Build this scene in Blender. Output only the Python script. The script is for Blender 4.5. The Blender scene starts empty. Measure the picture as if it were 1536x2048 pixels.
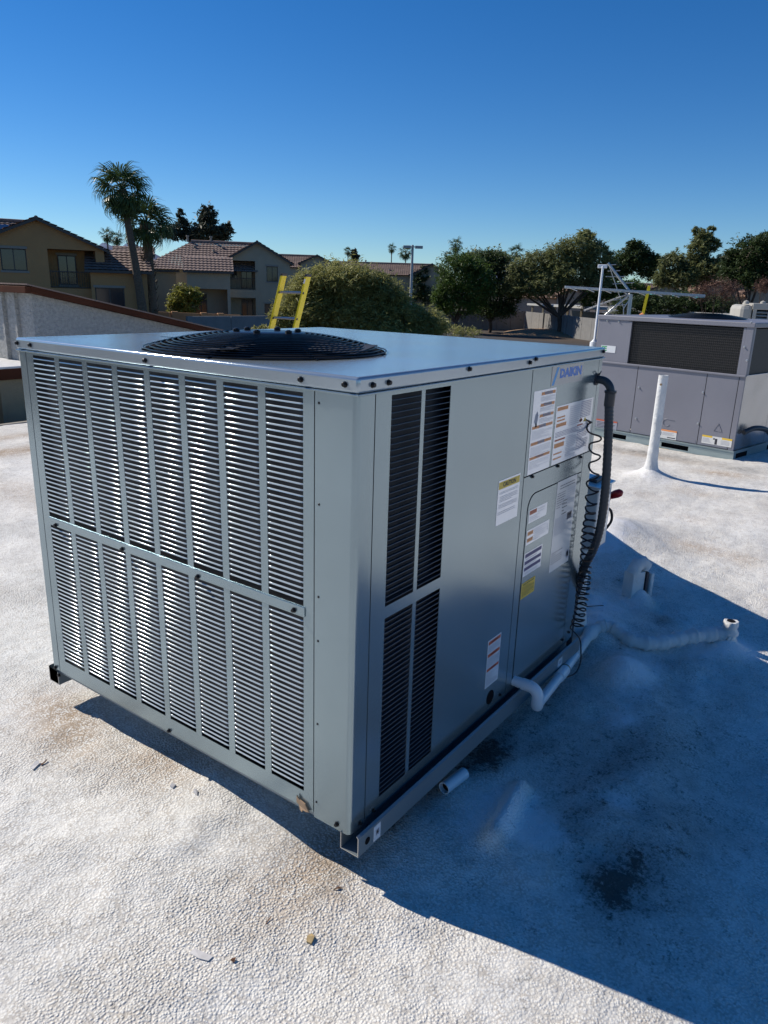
import bpy, math, random
import numpy as np
from mathutils import Vector, Matrix, noise
random.seed(7); RNG = np.random.default_rng(7)
R = math.radians
S = bpy.context.scene
COL = S.collection
# ------------------------------------------------------------ camera, sky, sun, exposure
CAM = Vector((-1.07159515, -0.837001398, 1.15544062))
CR = Vector((0.59038453, -0.80657862, 0.02961488)); CU = Vector((0.21690708, 0.19389603, 0.95674221)); CF = Vector((0.77743001, 0.55842212, -0.28942583))
cd = bpy.data.cameras.new('camera'); cam = bpy.data.objects.new('camera', cd); COL.objects.link(cam)
m = Matrix((CR, CU, -CF)).transposed().to_4x4(); m.translation = CAM; cam.matrix_world = m
cd.sensor_fit = 'VERTICAL'; cd.sensor_height = 36; cd.lens = 36 * 1476.28 / 2048; cd.clip_start = .02; cd.clip_end = 20000
S.camera = cam
SUN_AZ, SUN_EL = 100.5, 38.5          # degrees counter-clockwise from +X
w = bpy.data.worlds.new('World'); S.world = w; w.use_nodes = True
nt = w.node_tree; nt.nodes.clear()
sky = nt.nodes.new('ShaderNodeTexSky'); sky.sky_type = 'NISHITA'; sky.sun_disc = False
sky.sun_elevation = R(SUN_EL); sky.sun_rotation = R(90 - SUN_AZ)
sky.air_density = 1.4; sky.dust_density = 0; sky.ozone_density = 0; sky.altitude = 4000
hs = nt.nodes.new('ShaderNodeHueSaturation'); hs.inputs['Saturation'].default_value = 1.3
bg = nt.nodes.new('ShaderNodeBackground'); bg.inputs[1].default_value = .080
wo = nt.nodes.new('ShaderNodeOutputWorld')
wb = nt.nodes.new('ShaderNodeMix'); wb.data_type = 'RGBA'; wb.blend_type = 'MULTIPLY'; wb.inputs[0].default_value = 1; wb.inputs[7].default_value = (.905, 1.02, 1.235, 1)   # the photo's cool white balance
wc = nt.nodes.new('ShaderNodeMix'); wc.data_type = 'RGBA'; wc.blend_type = 'MULTIPLY'; wc.inputs[0].default_value = 1; wc.inputs[7].default_value = (.788, .958, 1.048, 1)
nt.links.new(sky.outputs[0], wb.inputs[6]); nt.links.new(wb.outputs[2], hs.inputs['Color']); nt.links.new(hs.outputs[0], wc.inputs[6]); nt.links.new(wc.outputs[2], bg.inputs[0]); nt.links.new(bg.outputs[0], wo.inputs[0])
sl = bpy.data.lights.new('sun', 'SUN'); sl.energy = 5.0; sl.angle = R(.53); sl.color = (1, .93, .83)
so = bpy.data.objects.new('sun', sl); COL.objects.link(so); so.location = (0, 0, 20)
sdir = Vector((math.cos(R(SUN_EL)) * math.cos(R(SUN_AZ)), math.cos(R(SUN_EL)) * math.sin(R(SUN_AZ)), math.sin(R(SUN_EL))))
so.rotation_euler = sdir.to_track_quat('Z', 'Y').to_euler()
S.view_settings.view_transform = 'Standard'; S.view_settings.look = 'None'; S.view_settings.exposure = 0.0; S.view_settings.gamma = 1
S.view_settings.use_curve_mapping = False
S.render.engine = 'CYCLES'; S.cycles.max_bounces = 6; S.cycles.glossy_bounces = 3; S.cycles.diffuse_bounces = 3

# ------------------------------------------------------------ helpers
def tag(o, label=None, cat=None, group=None, kind=None):
    if label: o['label'] = label
    if cat: o['category'] = cat
    if group: o['group'] = group
    if kind: o['kind'] = kind
    return o
def empty(name, loc=(0, 0, 0), rz=0):
    o = bpy.data.objects.new(name, None); COL.objects.link(o); o.location = loc; o.rotation_euler = (0, 0, rz); o.empty_display_size = .1
    return o
def link_mesh(name, me, parent=None):
    o = bpy.data.objects.new(name, me); COL.objects.link(o)
    if parent: o.parent = parent
    return o
class MB:
    def __init__(s): s.v = []; s.f = []; s.mi = []
    def add(s, vs, fs, mi=0):
        b = len(s.v); s.v += [tuple(v) for v in vs]; s.f += [tuple(b + i for i in f) for f in fs]; s.mi += [mi] * len(fs); return s
    def box(s, a, b, mi=0):
        x0, y0, z0 = (min(a[i], b[i]) for i in range(3)); x1, y1, z1 = (max(a[i], b[i]) for i in range(3))
        return s.add([(x0,y0,z0),(x1,y0,z0),(x1,y1,z0),(x0,y1,z0),(x0,y0,z1),(x1,y0,z1),(x1,y1,z1),(x0,y1,z1)],
                     [(0,3,2,1),(4,5,6,7),(0,1,5,4),(1,2,6,5),(2,3,7,6),(3,0,4,7)], mi)
    def obox(s, o, u, v, n, mi=0):   # corner o and three edge vectors
        o, u, v, n = map(Vector, (o, u, v, n)); P = [o, o+u, o+u+v, o+v, o+n, o+u+n, o+u+v+n, o+v+n]
        F = [(0,3,2,1),(4,5,6,7),(0,1,5,4),(1,2,6,5),(2,3,7,6),(3,0,4,7)]
        if u.cross(v).dot(n) < 0: F = [tuple(reversed(f)) for f in F]
        return s.add(P, F, mi)
    def quad(s, a, b, c, d, mi=0): return s.add([a, b, c, d], [(0,1,2,3)], mi)
    def tube(s, pts, r, n=8, cap=True, mi=0, closed=False):
        pts = [Vector(p) for p in pts]; k = len(pts); rs = r if isinstance(r, (list, tuple)) else [r] * k
        base = len(s.v); prev = None
        for i, p in enumerate(pts):
            if closed: t = pts[(i+1) % k] - pts[i-1]
            else: t = pts[min(i+1, k-1)] - pts[max(i-1, 0)]
            t.normalize()
            if prev is None: a = t.orthogonal().normalized()
            else:
                a = prev - t * prev.dot(t); a = a.normalized() if a.length > 1e-6 else t.orthogonal().normalized()
            prev = a; b = t.cross(a)
            for j in range(n):
                q = 2*math.pi*j/n; s.v.append(tuple(p + (a*math.cos(q) + b*math.sin(q)) * rs[i]))
        for i in range(k if closed else k-1):
            i2 = (i+1) % k
            for j in range(n):
                j2 = (j+1) % n; s.f.append((base+i*n+j, base+i*n+j2, base+i2*n+j2, base+i2*n+j)); s.mi.append(mi)
        if cap and not closed:
            s.f.append(tuple(base+j for j in reversed(range(n)))); s.f.append(tuple(base+(k-1)*n+j for j in range(n))); s.mi += [mi, mi]
        return s
    def lathe(s, prof, c=(0,0,0), n=24, mi=0, ax=None, capt=True):   # prof: (r, h) list along axis ax
        c = Vector(c); ax = Vector(ax or (0,0,1)).normalized(); a = ax.orthogonal().normalized(); b = ax.cross(a); base = len(s.v)
        for r, h in prof:
            for j in range(n):
                q = 2*math.pi*j/n; s.v.append(tuple(c + ax*h + (a*math.cos(q)+b*math.sin(q))*r))
        for i in range(len(prof)-1):
            for j in range(n):
                j2 = (j+1) % n; s.f.append((base+i*n+j, base+i*n+j2, base+(i+1)*n+j2, base+(i+1)*n+j)); s.mi.append(mi)
        if capt:
            s.f.append(tuple(base+j for j in reversed(range(n)))); s.f.append(tuple(base+(len(prof)-1)*n+j for j in range(n))); s.mi += [mi, mi]
        return s
    def mesh(s, name, mats, smooth=False):
        me = bpy.data.meshes.new(name); me.from_pydata(s.v, [], s.f)
        for mm in (mats if isinstance(mats, (list, tuple)) else [mats]): me.materials.append(mm)
        if max(s.mi or [0]) > 0: me.polygons.foreach_set('material_index', s.mi)
        if smooth:
            me.polygons.foreach_set('use_smooth', [True] * len(me.polygons))
            try: me.set_sharp_from_angle(angle=R(smooth if smooth is not True else 50))
            except Exception: pass
        me.update(); return me
    def build(s, name, mats, parent=None, smooth=False, bevel=0, seg=2):
        o = link_mesh(name, s.mesh(name, mats, smooth), parent)
        if bevel:
            b = o.modifiers.new('bevel', 'BEVEL'); b.width = bevel; b.segments = seg; b.limit_method = 'ANGLE'; b.angle_limit = R(40)
            if smooth is False: pass
        return o
def catmull(P, n=8):
    P = [Vector(p) for p in P]; out = []
    Q = [P[0]*2-P[1]] + P + [P[-1]*2-P[-2]]
    for i in range(1, len(Q)-2):
        for k in range(n):
            t = k/n; a, b, c, d = Q[i-1:i+3]
            out.append(.5*((2*b)+(c-a)*t+(2*a-5*b+4*c-d)*t*t+(3*b-a-3*c+d)*t**3))
    out.append(P[-1]); return out
def arc(c, a, b, r, t0, t1, n=8):
    c, a, b = Vector(c), Vector(a), Vector(b)
    return [c + (a*math.cos(R(t0+(t1-t0)*i/n)) + b*math.sin(R(t0+(t1-t0)*i/n)))*r for i in range(n+1)]

def pm(name, col, rough=.5, metal=0., var=0., vscale=5., bump=None, spec=.5, coat=0., dark=None, vscale2=None, col2=None, detail=5, stretch=None, rvar=0.):
    """principled material: base colour broken up by noise between col and col2, fine relief by bump=(scale, strength, distance)"""
    mt = bpy.data.materials.new(name); mt.use_nodes = True; t = mt.node_tree; N = t.nodes; L = t.links; p = N['Principled BSDF']
    p.inputs['Base Color'].default_value = (*col, 1); p.inputs['Roughness'].default_value = rough; p.inputs['Metallic'].default_value = metal
    p.inputs['Specular IOR Level'].default_value = spec; p.inputs['Coat Weight'].default_value = coat
    tc = N.new('ShaderNodeTexCoord'); src = tc.outputs['Object']
    if stretch:
        mp = N.new('ShaderNodeMapping'); mp.inputs['Scale'].default_value = stretch; L.new(src, mp.inputs[0]); src = mp.outputs[0]
    if var or col2:
        nz = N.new('ShaderNodeTexNoise'); nz.inputs['Scale'].default_value = vscale; nz.inputs['Detail'].default_value = detail; L.new(src, nz.inputs['Vector'])
        mr = N.new('ShaderNodeMapRange'); mr.inputs['From Min'].default_value = .32; mr.inputs['From Max'].default_value = .68; L.new(nz.outputs[0], mr.inputs[0])
        mx = N.new('ShaderNodeMix'); mx.data_type = 'RGBA'; L.new(mr.outputs[0], mx.inputs[0])
        c2 = col2 or tuple(c*(1-var) for c in col); c1 = col if col2 else tuple(min(1, c*(1+var)) for c in col)
        mx.inputs[6].default_value = (*c1, 1); mx.inputs[7].default_value = (*c2, 1); L.new(mx.outputs[2], p.inputs['Base Color'])
        if rvar:
            m2 = N.new('ShaderNodeMapRange'); m2.inputs['To Min'].default_value = rough-rvar; m2.inputs['To Max'].default_value = rough+rvar; L.new(nz.outputs[0], m2.inputs[0]); L.new(m2.outputs[0], p.inputs['Roughness'])
    if bump:
        bs = bump if isinstance(bump, list) else [bump]; last = None
        for sc, st, ds in bs:
            n2 = N.new('ShaderNodeTexNoise'); n2.inputs['Scale'].default_value = sc; n2.inputs['Detail'].default_value = 3; L.new(src, n2.inputs['Vector'])
            bp = N.new('ShaderNodeBump'); bp.inputs['Strength'].default_value = st; bp.inputs['Distance'].default_value = ds; L.new(n2.outputs[0], bp.inputs['Height'])
            if last: L.new(last.outputs[0], bp.inputs['Normal'])
            last = bp
        L.new(last.outputs[0], p.inputs['Normal'])
    return mt
def at(px, py, D):                       # point of the world seen at a pixel of the photo, horizontal distance D
    d = CR*((px-768)/1476.28) - CU*((py-1024)/1476.28) + CF
    return CAM + d*(D/math.hypot(d.x, d.y))
def azim(px, py=580):
    d = at(px, py, 1) - CAM; return math.atan2(d.y, d.x)
def text_mesh(body, size, mat, align='LEFT', bold=0.):
    cu = bpy.data.curves.new('txt', 'FONT'); cu.body = body; cu.size = size; cu.align_x = align; cu.align_y = 'CENTER'; cu.offset = bold; cu.resolution_u = 2
    ob = bpy.data.objects.new('txt', cu); COL.objects.link(ob); dg = bpy.context.evaluated_depsgraph_get()
    me = bpy.data.meshes.new_from_object(ob.evaluated_get(dg)); bpy.data.objects.remove(ob); me.materials.clear(); me.materials.append(mat); return me
def frame(o, u, v):
    u, v = Vector(u).normalized(), Vector(v).normalized(); n = u.cross(v); mm = Matrix((u, v, n)).transposed().to_4x4(); mm.translation = Vector(o); return mm

# ------------------------------------------------------------ materials
M = {}
def galv(name, col, rough, metal, spangle=.10, bend=.0006):
    mt = bpy.data.materials.new(name); mt.use_nodes = True; t = mt.node_tree; N = t.nodes; L = t.links; p = N['Principled BSDF']
    p.inputs['Metallic'].default_value = metal
    tc = N.new('ShaderNodeTexCoord'); a = N.new('ShaderNodeTexNoise'); a.inputs['Scale'].default_value = 2.2; a.inputs['Detail'].default_value = 4; L.new(tc.outputs['Object'], a.inputs['Vector'])
    g = N.new('ShaderNodeTexNoise'); g.inputs['Scale'].default_value = 900; g.inputs['Detail'].default_value = 2; L.new(tc.outputs['Object'], g.inputs['Vector'])
    ad = N.new('ShaderNodeMath'); ad.operation = 'ADD'; L.new(a.outputs[0], ad.inputs[0]); L.new(g.outputs[0], ad.inputs[1])
    mr = N.new('ShaderNodeMapRange'); mr.inputs['From Min'].default_value = .7; mr.inputs['From Max'].default_value = 1.3; L.new(ad.outputs[0], mr.inputs[0])
    mx = N.new('ShaderNodeMix'); mx.data_type = 'RGBA'; mx.inputs[6].default_value = (*[c*(1-spangle) for c in col], 1); mx.inputs[7].default_value = (*[min(1, c*(1+spangle)) for c in col], 1)
    L.new(mr.outputs[0], mx.inputs[0]); L.new(mx.outputs[2], p.inputs['Base Color'])
    r2 = N.new('ShaderNodeMapRange'); r2.inputs['To Min'].default_value = rough*.75; r2.inputs['To Max'].default_value = rough*1.3; L.new(a.outputs[0], r2.inputs[0]); L.new(r2.outputs[0], p.inputs['Roughness'])
    b0 = N.new('ShaderNodeTexNoise'); b0.inputs['Scale'].default_value = 3.0; b0.inputs['Detail'].default_value = 1; L.new(tc.outputs['Object'], b0.inputs['Vector'])
    b1 = N.new('ShaderNodeBump'); b1.inputs['Strength'].default_value = 1; b1.inputs['Distance'].default_value = bend*5; L.new(b0.outputs[0], b1.inputs['Height'])
    b2 = N.new('ShaderNodeBump'); b2.inputs['Strength'].default_value = .25; b2.inputs['Distance'].default_value = .0004; L.new(g.outputs[0], b2.inputs['Height']); L.new(b1.outputs[0], b2.inputs['Normal'])
    L.new(b2.outputs[0], p.inputs['Normal']); return mt
M['gray'] = galv('gray_cabinet_paint', (.315, .395, .425), .185, .72)
M['slat'] = pm('louver_slat_paint', (.50, .56, .585), .085, .25, var=.05, vscale=8)
M['slatdark'] = galv('side_slat_shade_colour', (.085, .10, .12), .3, .5)  # darker copy of the slat paint, the side's shade put into the colour
M['cap'] = galv('cap_paint', (.43, .495, .53), .15, .55)
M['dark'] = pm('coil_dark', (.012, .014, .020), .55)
M['gap'] = pm('gap_dark', (.010, .010, .012), .9, spec=.05)
M['screw'] = pm('black_screw', (.02, .02, .022), .3, .6)
M['black'] = pm('black_wire_coating', (.010, .011, .014), .3, 0, spec=.22)
M['rail'] = galv('galvanised_rail', (.22, .26, .28), .42, .45)
M['raildark'] = pm('rail_inside', (.05, .05, .055), .6, .4)
M['edge'] = galv('cut_steel_edge', (.6, .6, .58), .35, .8)
M['paper'] = pm('white_label_paper', (.93, .94, .95), .2, .35, spec=.9, var=.03, vscale=3)
M['paper2'] = pm('silver_label_film', (.74, .74, .72), .25, .25, var=.05, vscale=6)
M['orange'] = pm('orange_print', (.80, .30, .10), .4); M['rust'] = pm('red_orange_print', (.50, .10, .04), .4)
M['navy'] = pm('navy_print', (.05, .05, .17), .4); M['ink'] = pm('grey_print', (.30, .31, .36), .5); M['inkb'] = pm('black_print', (.03, .03, .04), .5)
M['yellow'] = pm('yellow_print', (.80, .53, .05), .4); M['lblue'] = pm('light_blue_print', (.06, .36, .72), .35); M['dblue'] = pm('blue_print', (.04, .19, .60), .35)
M['film'] = pm('clear_film', (.40, .42, .43), .22, .45); M['green'] = pm('green_print', (.05, .35, .12), .4)
M['pvc'] = pm('white_pvc', (.72, .74, .76), .3, 0, var=.03, vscale=20); M['pvcdirt'] = pm('brown_glue', (.30, .20, .10), .5)
M['foamwhite'] = pm('white_foam_coating', (.66, .66, .64), .75, 0, var=.09, vscale=14, bump=[(60, .6, .006), (14, .5, .02)])
M['conduit'] = pm('grey_conduit_plastic', (.035, .040, .047), .42)
M['coil'] = pm('brown_black_cord', (.022, .012, .010), .35)
M['boxgray'] = pm('switch_box_grey', (.55, .58, .58), .35, .1)
M['red'] = pm('red_handle_plastic', (.30, .008, .010), .35)
M['ugray'] = galv('lavender_gray_paint', (.215, .215, .245), .45, .15)
M['uside'] = galv('bright_galvanised_sheet', (.42, .43, .44), .20, .85, bend=.003)
M['curb'] = galv('curb_rail_steel', (.34, .41, .42), .35, .7)
M['mesh'] = pm('coil_fins_dark', (.022, .020, .018), .6, var=.3, vscale=60)
M['mesh2'] = pm('coil_guard_wire', (.045, .042, .038), .5)
M['brownfascia'] = pm('brown_painted_fascia', (.085, .030, .016), .9, 0, spec=.15, var=.18, vscale=3, bump=(40, .2, .004))
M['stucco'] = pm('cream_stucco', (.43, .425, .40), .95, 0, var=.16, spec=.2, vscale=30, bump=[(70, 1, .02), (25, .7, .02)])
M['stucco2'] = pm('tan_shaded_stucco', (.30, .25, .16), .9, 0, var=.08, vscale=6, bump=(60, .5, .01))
M['yellowfrp'] = pm('yellow_fiberglass', (.93, .70, .008), .35, 0, var=.06, vscale=4); M['alu'] = pm('aluminium', (.45, .46, .46), .40, .7)
M['wall_tan'] = pm('tan_house_stucco', (.46, .26, .11), .9, 0, var=.05, vscale=1.2, bump=(14, .5, .03))
M['wall_gray'] = pm('greige_house_stucco', (.40, .35, .25), .9, 0, var=.05, vscale=1.2, bump=(14, .5, .03))
M['wall_pink'] = pm('pale_house_stucco', (.48, .38, .28), .9, 0, var=.06, vscale=1.2, bump=(14, .4, .03))
M['trim'] = pm('house_trim', (.30, .27, .22), .8); M['glass'] = pm('dark_window_glass', (.02, .024, .03), .08, 0, spec=.6)
M['tile'] = pm('brown_roof_tile', (.29, .205, .165), .8, 0, vscale=2.3, col2=(.20, .14, .115), bump=(20, .3, .02))
M['tile2'] = pm('pale_clay_roof_tile', (.50, .34, .25), .8, 0, vscale=2.3, col2=(.36, .22, .16), bump=(20, .3, .02))
M['frame'] = pm('dark_window_frame', (.06, .055, .05), .5); M['fwhite'] = pm('white_window_frame', (.5, .48, .44), .6)
M['solar'] = pm('solar_panel', (.02, .03, .06), .12, .2, spec=.8)
M['block'] = pm('grey_block_wall', (.23, .225, .215), .95, 0, var=.08, vscale=2, bump=(20, .5, .02))
M['orangewall'] = pm('orange_tan_wall', (.40, .225, .11), .95, 0, var=.08, vscale=2, bump=(20, .5, .02))
M['bark'] = pm('brown_bark', (.10, .065, .045), .95, 0, var=.3, vscale=12, bump=(30, 1, .03), stretch=(1, 1, .25))
M['palmbark'] = pm('palm_bark', (.16, .115, .075), .95, 0, var=.25, vscale=6, bump=(10, 1, .05), stretch=(1, 1, 4))
M['shag'] = pm('dead_frond_stubs', (.13, .095, .06), .95, 0, var=.4, vscale=9)
M['dark_ground'] = pm('dark_ground', (.045, .045, .048), .95, 0, var=.15, vscale=1.5, bump=(60, .5, .01))
M['lampwhite'] = pm('pale_lamp_paint', (.42, .42, .40), .6); M['teal'] = pm('teal_plastic', (.05, .28, .32), .4)
M['cooler'] = pm('cooler_beige', (.40, .38, .33), .6, 0, var=.05, vscale=3); M['cardboard'] = pm('cardboard', (.42, .28, .17), .85, 0, var=.15, vscale=40)
def leafmat(name, col, col2, vs=.6, trans=.25, rough=.55):
    mt = pm(name, col, rough, 0, vscale=vs, col2=col2, detail=3, spec=.3)
    t = mt.node_tree; p = t.nodes['Principled BSDF']; tr = t.nodes.new('ShaderNodeBsdfTranslucent'); mx = t.nodes.new('ShaderNodeMixShader'); out = t.nodes['Material Output']
    lk = p.inputs['Base Color'].links[0].from_socket; t.links.new(lk, tr.inputs[0]); mx.inputs[0].default_value = trans
    t.links.new(p.outputs[0], mx.inputs[1]); t.links.new(tr.outputs[0], mx.inputs[2]); t.links.new(mx.outputs[0], out.inputs[0]); return mt
M['palm'] = leafmat('palm_leaf', (.10, .15, .045), (.06, .095, .03), 1.5, .25, .4)
M['paloverde'] = leafmat('palo_verde_leaf', (.40, .385, .13), (.22, .23, .08), .5, .4)
M['ficus'] = leafmat('ficus_leaf', (.12, .19, .035), (.05, .085, .022), .5, .3)
M['darkleaf'] = leafmat('dark_leaf', (.085, .125, .04), (.045, .07, .026), .5, .3)
M['olive'] = leafmat('olive_leaf', (.29, .31, .125), (.16, .18, .08), .4, .4)
M['euca'] = leafmat('eucalyptus_leaf', (.11, .12, .08), (.06, .07, .045), .4)
M['lime'] = leafmat('yellow_green_leaf', (.34, .32, .06), (.18, .20, .045), .8, .35)
M['redtwig'] = leafmat('reddish_twig', (.17, .085, .055), (.10, .06, .045), .5, .05)

def onp(px, py, ax, val):
    d = at(px, py, 1) - CAM; return CAM + d*((val - CAM[ax])/d[ax])
# ------------------------------------------------------------ roof surface (one height field)
def bumps(x, y):
    h = np.full_like(x, -.132)
    h += np.where(y < -.15, .014*(y+.15), 0) ; h = np.maximum(h, -.26)
    def g(cx, cy, a, rx, ry=None):
        ry = ry or rx; return a*np.exp(-((x-cx)/rx)**2-((y-cy)/ry)**2)
    h += g(.0, .42, .030, .20, .16) + g(-.1, 1.1, .012, .3) + g(.05, .1, -.012, .12, .08) + g(-.25, .75, .012, .25)
    h += g(.45, -.06, .018, .22, .10) + g(1.33, -.17, .055, .10, .07) + g(1.15, -.30, .02, .16, .10) + g(.62, -.42, .025, .22, .14) + g(1.0, -.62, -.02, .25, .15) + g(1.9, .18, .035, .16, .10) + g(1.62, .06, .05, .20, .16) + g(2.85, .42, .10, .28, .2)
    h += g(2.3, .25, .02, .5) + g(2.02, -.01, .055, .05) + g(1.8, -.42, .05, .07) + g(3.3, -.4, .02, .6) + g(5.2, -.6, .03, .8)
    d = np.hypot(x-4.40, y-.68); h += .10*np.exp(-(d/.085)**1.3) + .02*np.exp(-(d/.3)**2)
    # ridge of the foam pad beside the cut pipe
    ax, ay, bx, by = .53, -.17, .30, -.205
    t = np.clip(((x-ax)*(bx-ax)+(y-ay)*(by-ay))/((bx-ax)**2+(by-ay)**2), 0, 1); dd = np.hypot(x-(ax+t*(bx-ax)), y-(ay+t*(by-ay))); h += .040*np.exp(-(dd/.026)**2)
    h += .020*np.exp(-(np.hypot(x-.32, y+.29)/.10)**2)
    return h
def roof():
    xs = np.concatenate([np.arange(-8, -1, .25), np.arange(-1, 3.2, .014), np.arange(3.2, 6.4, .04), np.arange(6.4, 17.3, .4)])
    ys = np.concatenate([np.arange(-12, -1.8, .35), np.arange(-1.8, 1.8, .014), np.arange(1.8, 6.0, .05), [6.0], np.arange(6.4, 9.7, .4)])
    X, Y = np.meshgrid(xs, ys); Z = bumps(X, Y)
    for a, sc, sd in ((.012, 2.3, 0), (.007, 6.3, 9), (.0032, 17., 4)):
        n = np.fromiter((noise.noise((sc*p, sc*q, sd)) for p, q in zip(X.ravel(), Y.ravel())), float, X.size).reshape(X.shape); Z += a*n
        if sc < 4: low = n
    global ROOF_GRID; ROOF_GRID = (xs, ys, Z)
    nx, ny = len(xs), len(ys)
    lm = np.exp(-((X-1.6)/.7)**4-((Y+.05)/.45)**4)+.8*np.exp(-((X-.55)/.35)**4-((Y+.35)/.22)**4)
    n = np.fromiter((noise.noise((9*p, 9*q, 2.5))+.6*noise.noise((21*p, 21*q, 7.5)) if m_ > .03 else 0. for p, q, m_ in zip(X.ravel(), Y.ravel(), lm.ravel())), float, X.size).reshape(X.shape); Z += .011*n*lm
    V = np.stack([X, Y, Z], -1).reshape(-1, 3)
    i = np.arange(nx*ny).reshape(ny, nx); F = np.stack([i[:-1, :-1], i[:-1, 1:], i[1:, 1:], i[1:, :-1]], -1).reshape(-1, 4)
    cx = V[F[:, 0], 0]; cy = V[F[:, 0], 1]; F = F[~(((cy > 5.83) & (cx < 6.4)) | ((cy > 7.15) & (cx < 9.1)))]
    me = bpy.data.meshes.new('roof'); me.vertices.add(len(V)); me.vertices.foreach_set('co', V.ravel())
    me.loops.add(F.size); me.loops.foreach_set('vertex_index', F.ravel()); me.polygons.add(len(F)); me.polygons.foreach_set('loop_start', np.arange(0, F.size, 4)); me.update(); me.validate()
    me.polygons.foreach_set('use_smooth', [True]*len(me.polygons))
    def spot(cx, cy, rx, ry, a, rot=0):
        c, s = math.cos(rot), math.sin(rot); u = (V[:, 0]-cx)*c+(V[:, 1]-cy)*s; v = -(V[:, 0]-cx)*s+(V[:, 1]-cy)*c
        return a*np.exp(-(u/rx)**2-(v/ry)**2)
    st = .15 + .14*low.ravel()
    for s in [(-.02, 1.10, .10, .20, .75), (.0, .66, .10, .15, .5), (-.12, .95, .08, .15, .45), (1.75, 4.75, .35, .16, 1.1), (2.0, 5.3, .4, .12, .7), (1.2, 3.6, .2, .5, .35),
              (4.9, .30, .10, .22, .75), (4.2, .30, .10, .18, .5), (3.9, .55, .1, .1, .35), (2.95, -.02, .10, .16, .6), (3.5, .15, .1, .15, .3), (.1, .1, .3, .1, .45), (5.2, .9, .1, .5, .6), (-.05, .05, .2, .2, .3), (2.9, -.25, .1, .1, .4)]: st = st + spot(*s)
    dk = np.zeros(len(V))
    for s in [(.60, -.035, .09, .05, 1.25), (.66, .0, .16, .05, .8), (.345, -.47, .055, .05, 1.05), (.42, -.50, .12, .07, .55), (.48, -.33, .10, .05, .45), (.75, -.12, .10, .06, .5), (.95, -.05, .12, .05, .45), (1.9, -.15, .06, .05, .8), (1.75, .07, .07, .04, .6),
              (2.2, .12, .12, .05, .5), (1.55, -.25, .1, .06, .5), (1.6, -.10, .1, .05, .5), (.7, -.62, .2, .1, .3), (.35, .2, .3, .3, .35), (.2, .03, .25, .05, .35), (1.2, -.5, .3, .1, .3), (5.3, 1.0, .1, .6, .6), (5.15, .2, .12, .25, .6), (.85, -.35, .2, .1, .35), (1.35, -.35, .15, .1, .35)]: dk = dk + spot(*s)
    fr_ = np.zeros(len(V))
    for s in [(.40, -.16, .14, .10, 1.), (.42, -.28, .10, .07, .7), (1.33, -.20, .16, .10, 1.), (1.60, -.10, .10, .12, .8), (1.72, -.33, .20, .08, .8, -.6), (1.82, -.46, .12, .09, .9), (1.75, .12, .22, .14, .9), (2.02, .0, .12, .10, .8), (2.6, .38, .35, .16, 1.), (4.4, .68, .25, .25, .6), (1.05, -.27, .10, .07, .6), (.72, -.40, .16, .06, .5), (.25, -.42, .12, .06, .4), (1.45, -.42, .2, .05, .4), (.08, -.10, .10, .08, .4)]: fr_ = fr_ + spot(*s)
    dk = dk + spot(.75, -.35, .45, .22, .42) + spot(1.35, .0, .5, .25, .30) + spot(.35, -.55, .3, .15, .35) - .9*np.clip(fr_, 0, 1)*0
    for nme, arr in (('stain', st), ('mould', np.clip(dk-.55*fr_, 0, 2)), ('fresh', fr_)):
        at_ = me.attributes.new(nme, 'FLOAT', 'POINT'); at_.data.foreach_set('value', arr.astype(np.float32))
    mt = bpy.data.materials.new('white_roof_coating'); mt.use_nodes = True; t = mt.node_tree; N = t.nodes; L = t.links; p = N['Principled BSDF']; p.inputs['Roughness'].default_value = .72; p.inputs['Specular IOR Level'].default_value = .35
    tc = N.new('ShaderNodeTexCoord').outputs['Object']
    def nz(sc, det=3, rough=.5):
        n = N.new('ShaderNodeTexNoise'); n.inputs['Scale'].default_value = sc; n.inputs['Detail'].default_value = det; n.inputs['Roughness'].default_value = rough; L.new(tc, n.inputs['Vector']); return n.outputs[0]
    def mr(s, a, b, c=0, d=1):
        n = N.new('ShaderNodeMapRange'); n.inputs['From Min'].default_value = a; n.inputs['From Max'].default_value = b; n.inputs['To Min'].default_value = c; n.inputs['To Max'].default_value = d; L.new(s, n.inputs[0]); return n.outputs[0]
    def ma(op, a, b):
        n = N.new('ShaderNodeMath'); n.operation = op
        for k, q in enumerate((a, b)):
            if isinstance(q, (int, float)): n.inputs[k].default_value = q
            else: L.new(q, n.inputs[k])
        return n.outputs[0]
    def mix(f, a, b):
        n = N.new('ShaderNodeMix'); n.data_type = 'RGBA'; L.new(f, n.inputs[0])
        for k, q in ((6, a), (7, b)):
            if isinstance(q, tuple): n.inputs[k].default_value = (*q, 1)
            else: L.new(q, n.inputs[k])
        return n.outputs[2]
    def attr(n_):
        n = N.new('ShaderNodeAttribute'); n.attribute_name = n_; return n.outputs['Fac']
    vo = N.new('ShaderNodeTexVoronoi'); vo.inputs['Scale'].default_value = 165; vo.feature = 'SMOOTH_F1'; vo.inputs['Smoothness'].default_value = .35
    wn = N.new('ShaderNodeTexNoise'); wn.inputs['Scale'].default_value = 45; L.new(tc, wn.inputs['Vector'])
    vm = N.new('ShaderNodeVectorMath'); vm.operation = 'SCALE'; vm.inputs['Scale'].default_value = .0035; L.new(wn.outputs['Color'], vm.inputs[0])
    va = N.new('ShaderNodeVectorMath'); va.operation = 'ADD'; L.new(tc, va.inputs[0]); L.new(vm.outputs[0], va.inputs[1]); L.new(va.outputs[0], vo.inputs['Vector'])
    lump = mr(vo.outputs['Distance'], .0, .75, 1, 0)
    fine = nz(330, 2); mid = nz(30, 4, .6); big = nz(5, 5, .6)
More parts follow.
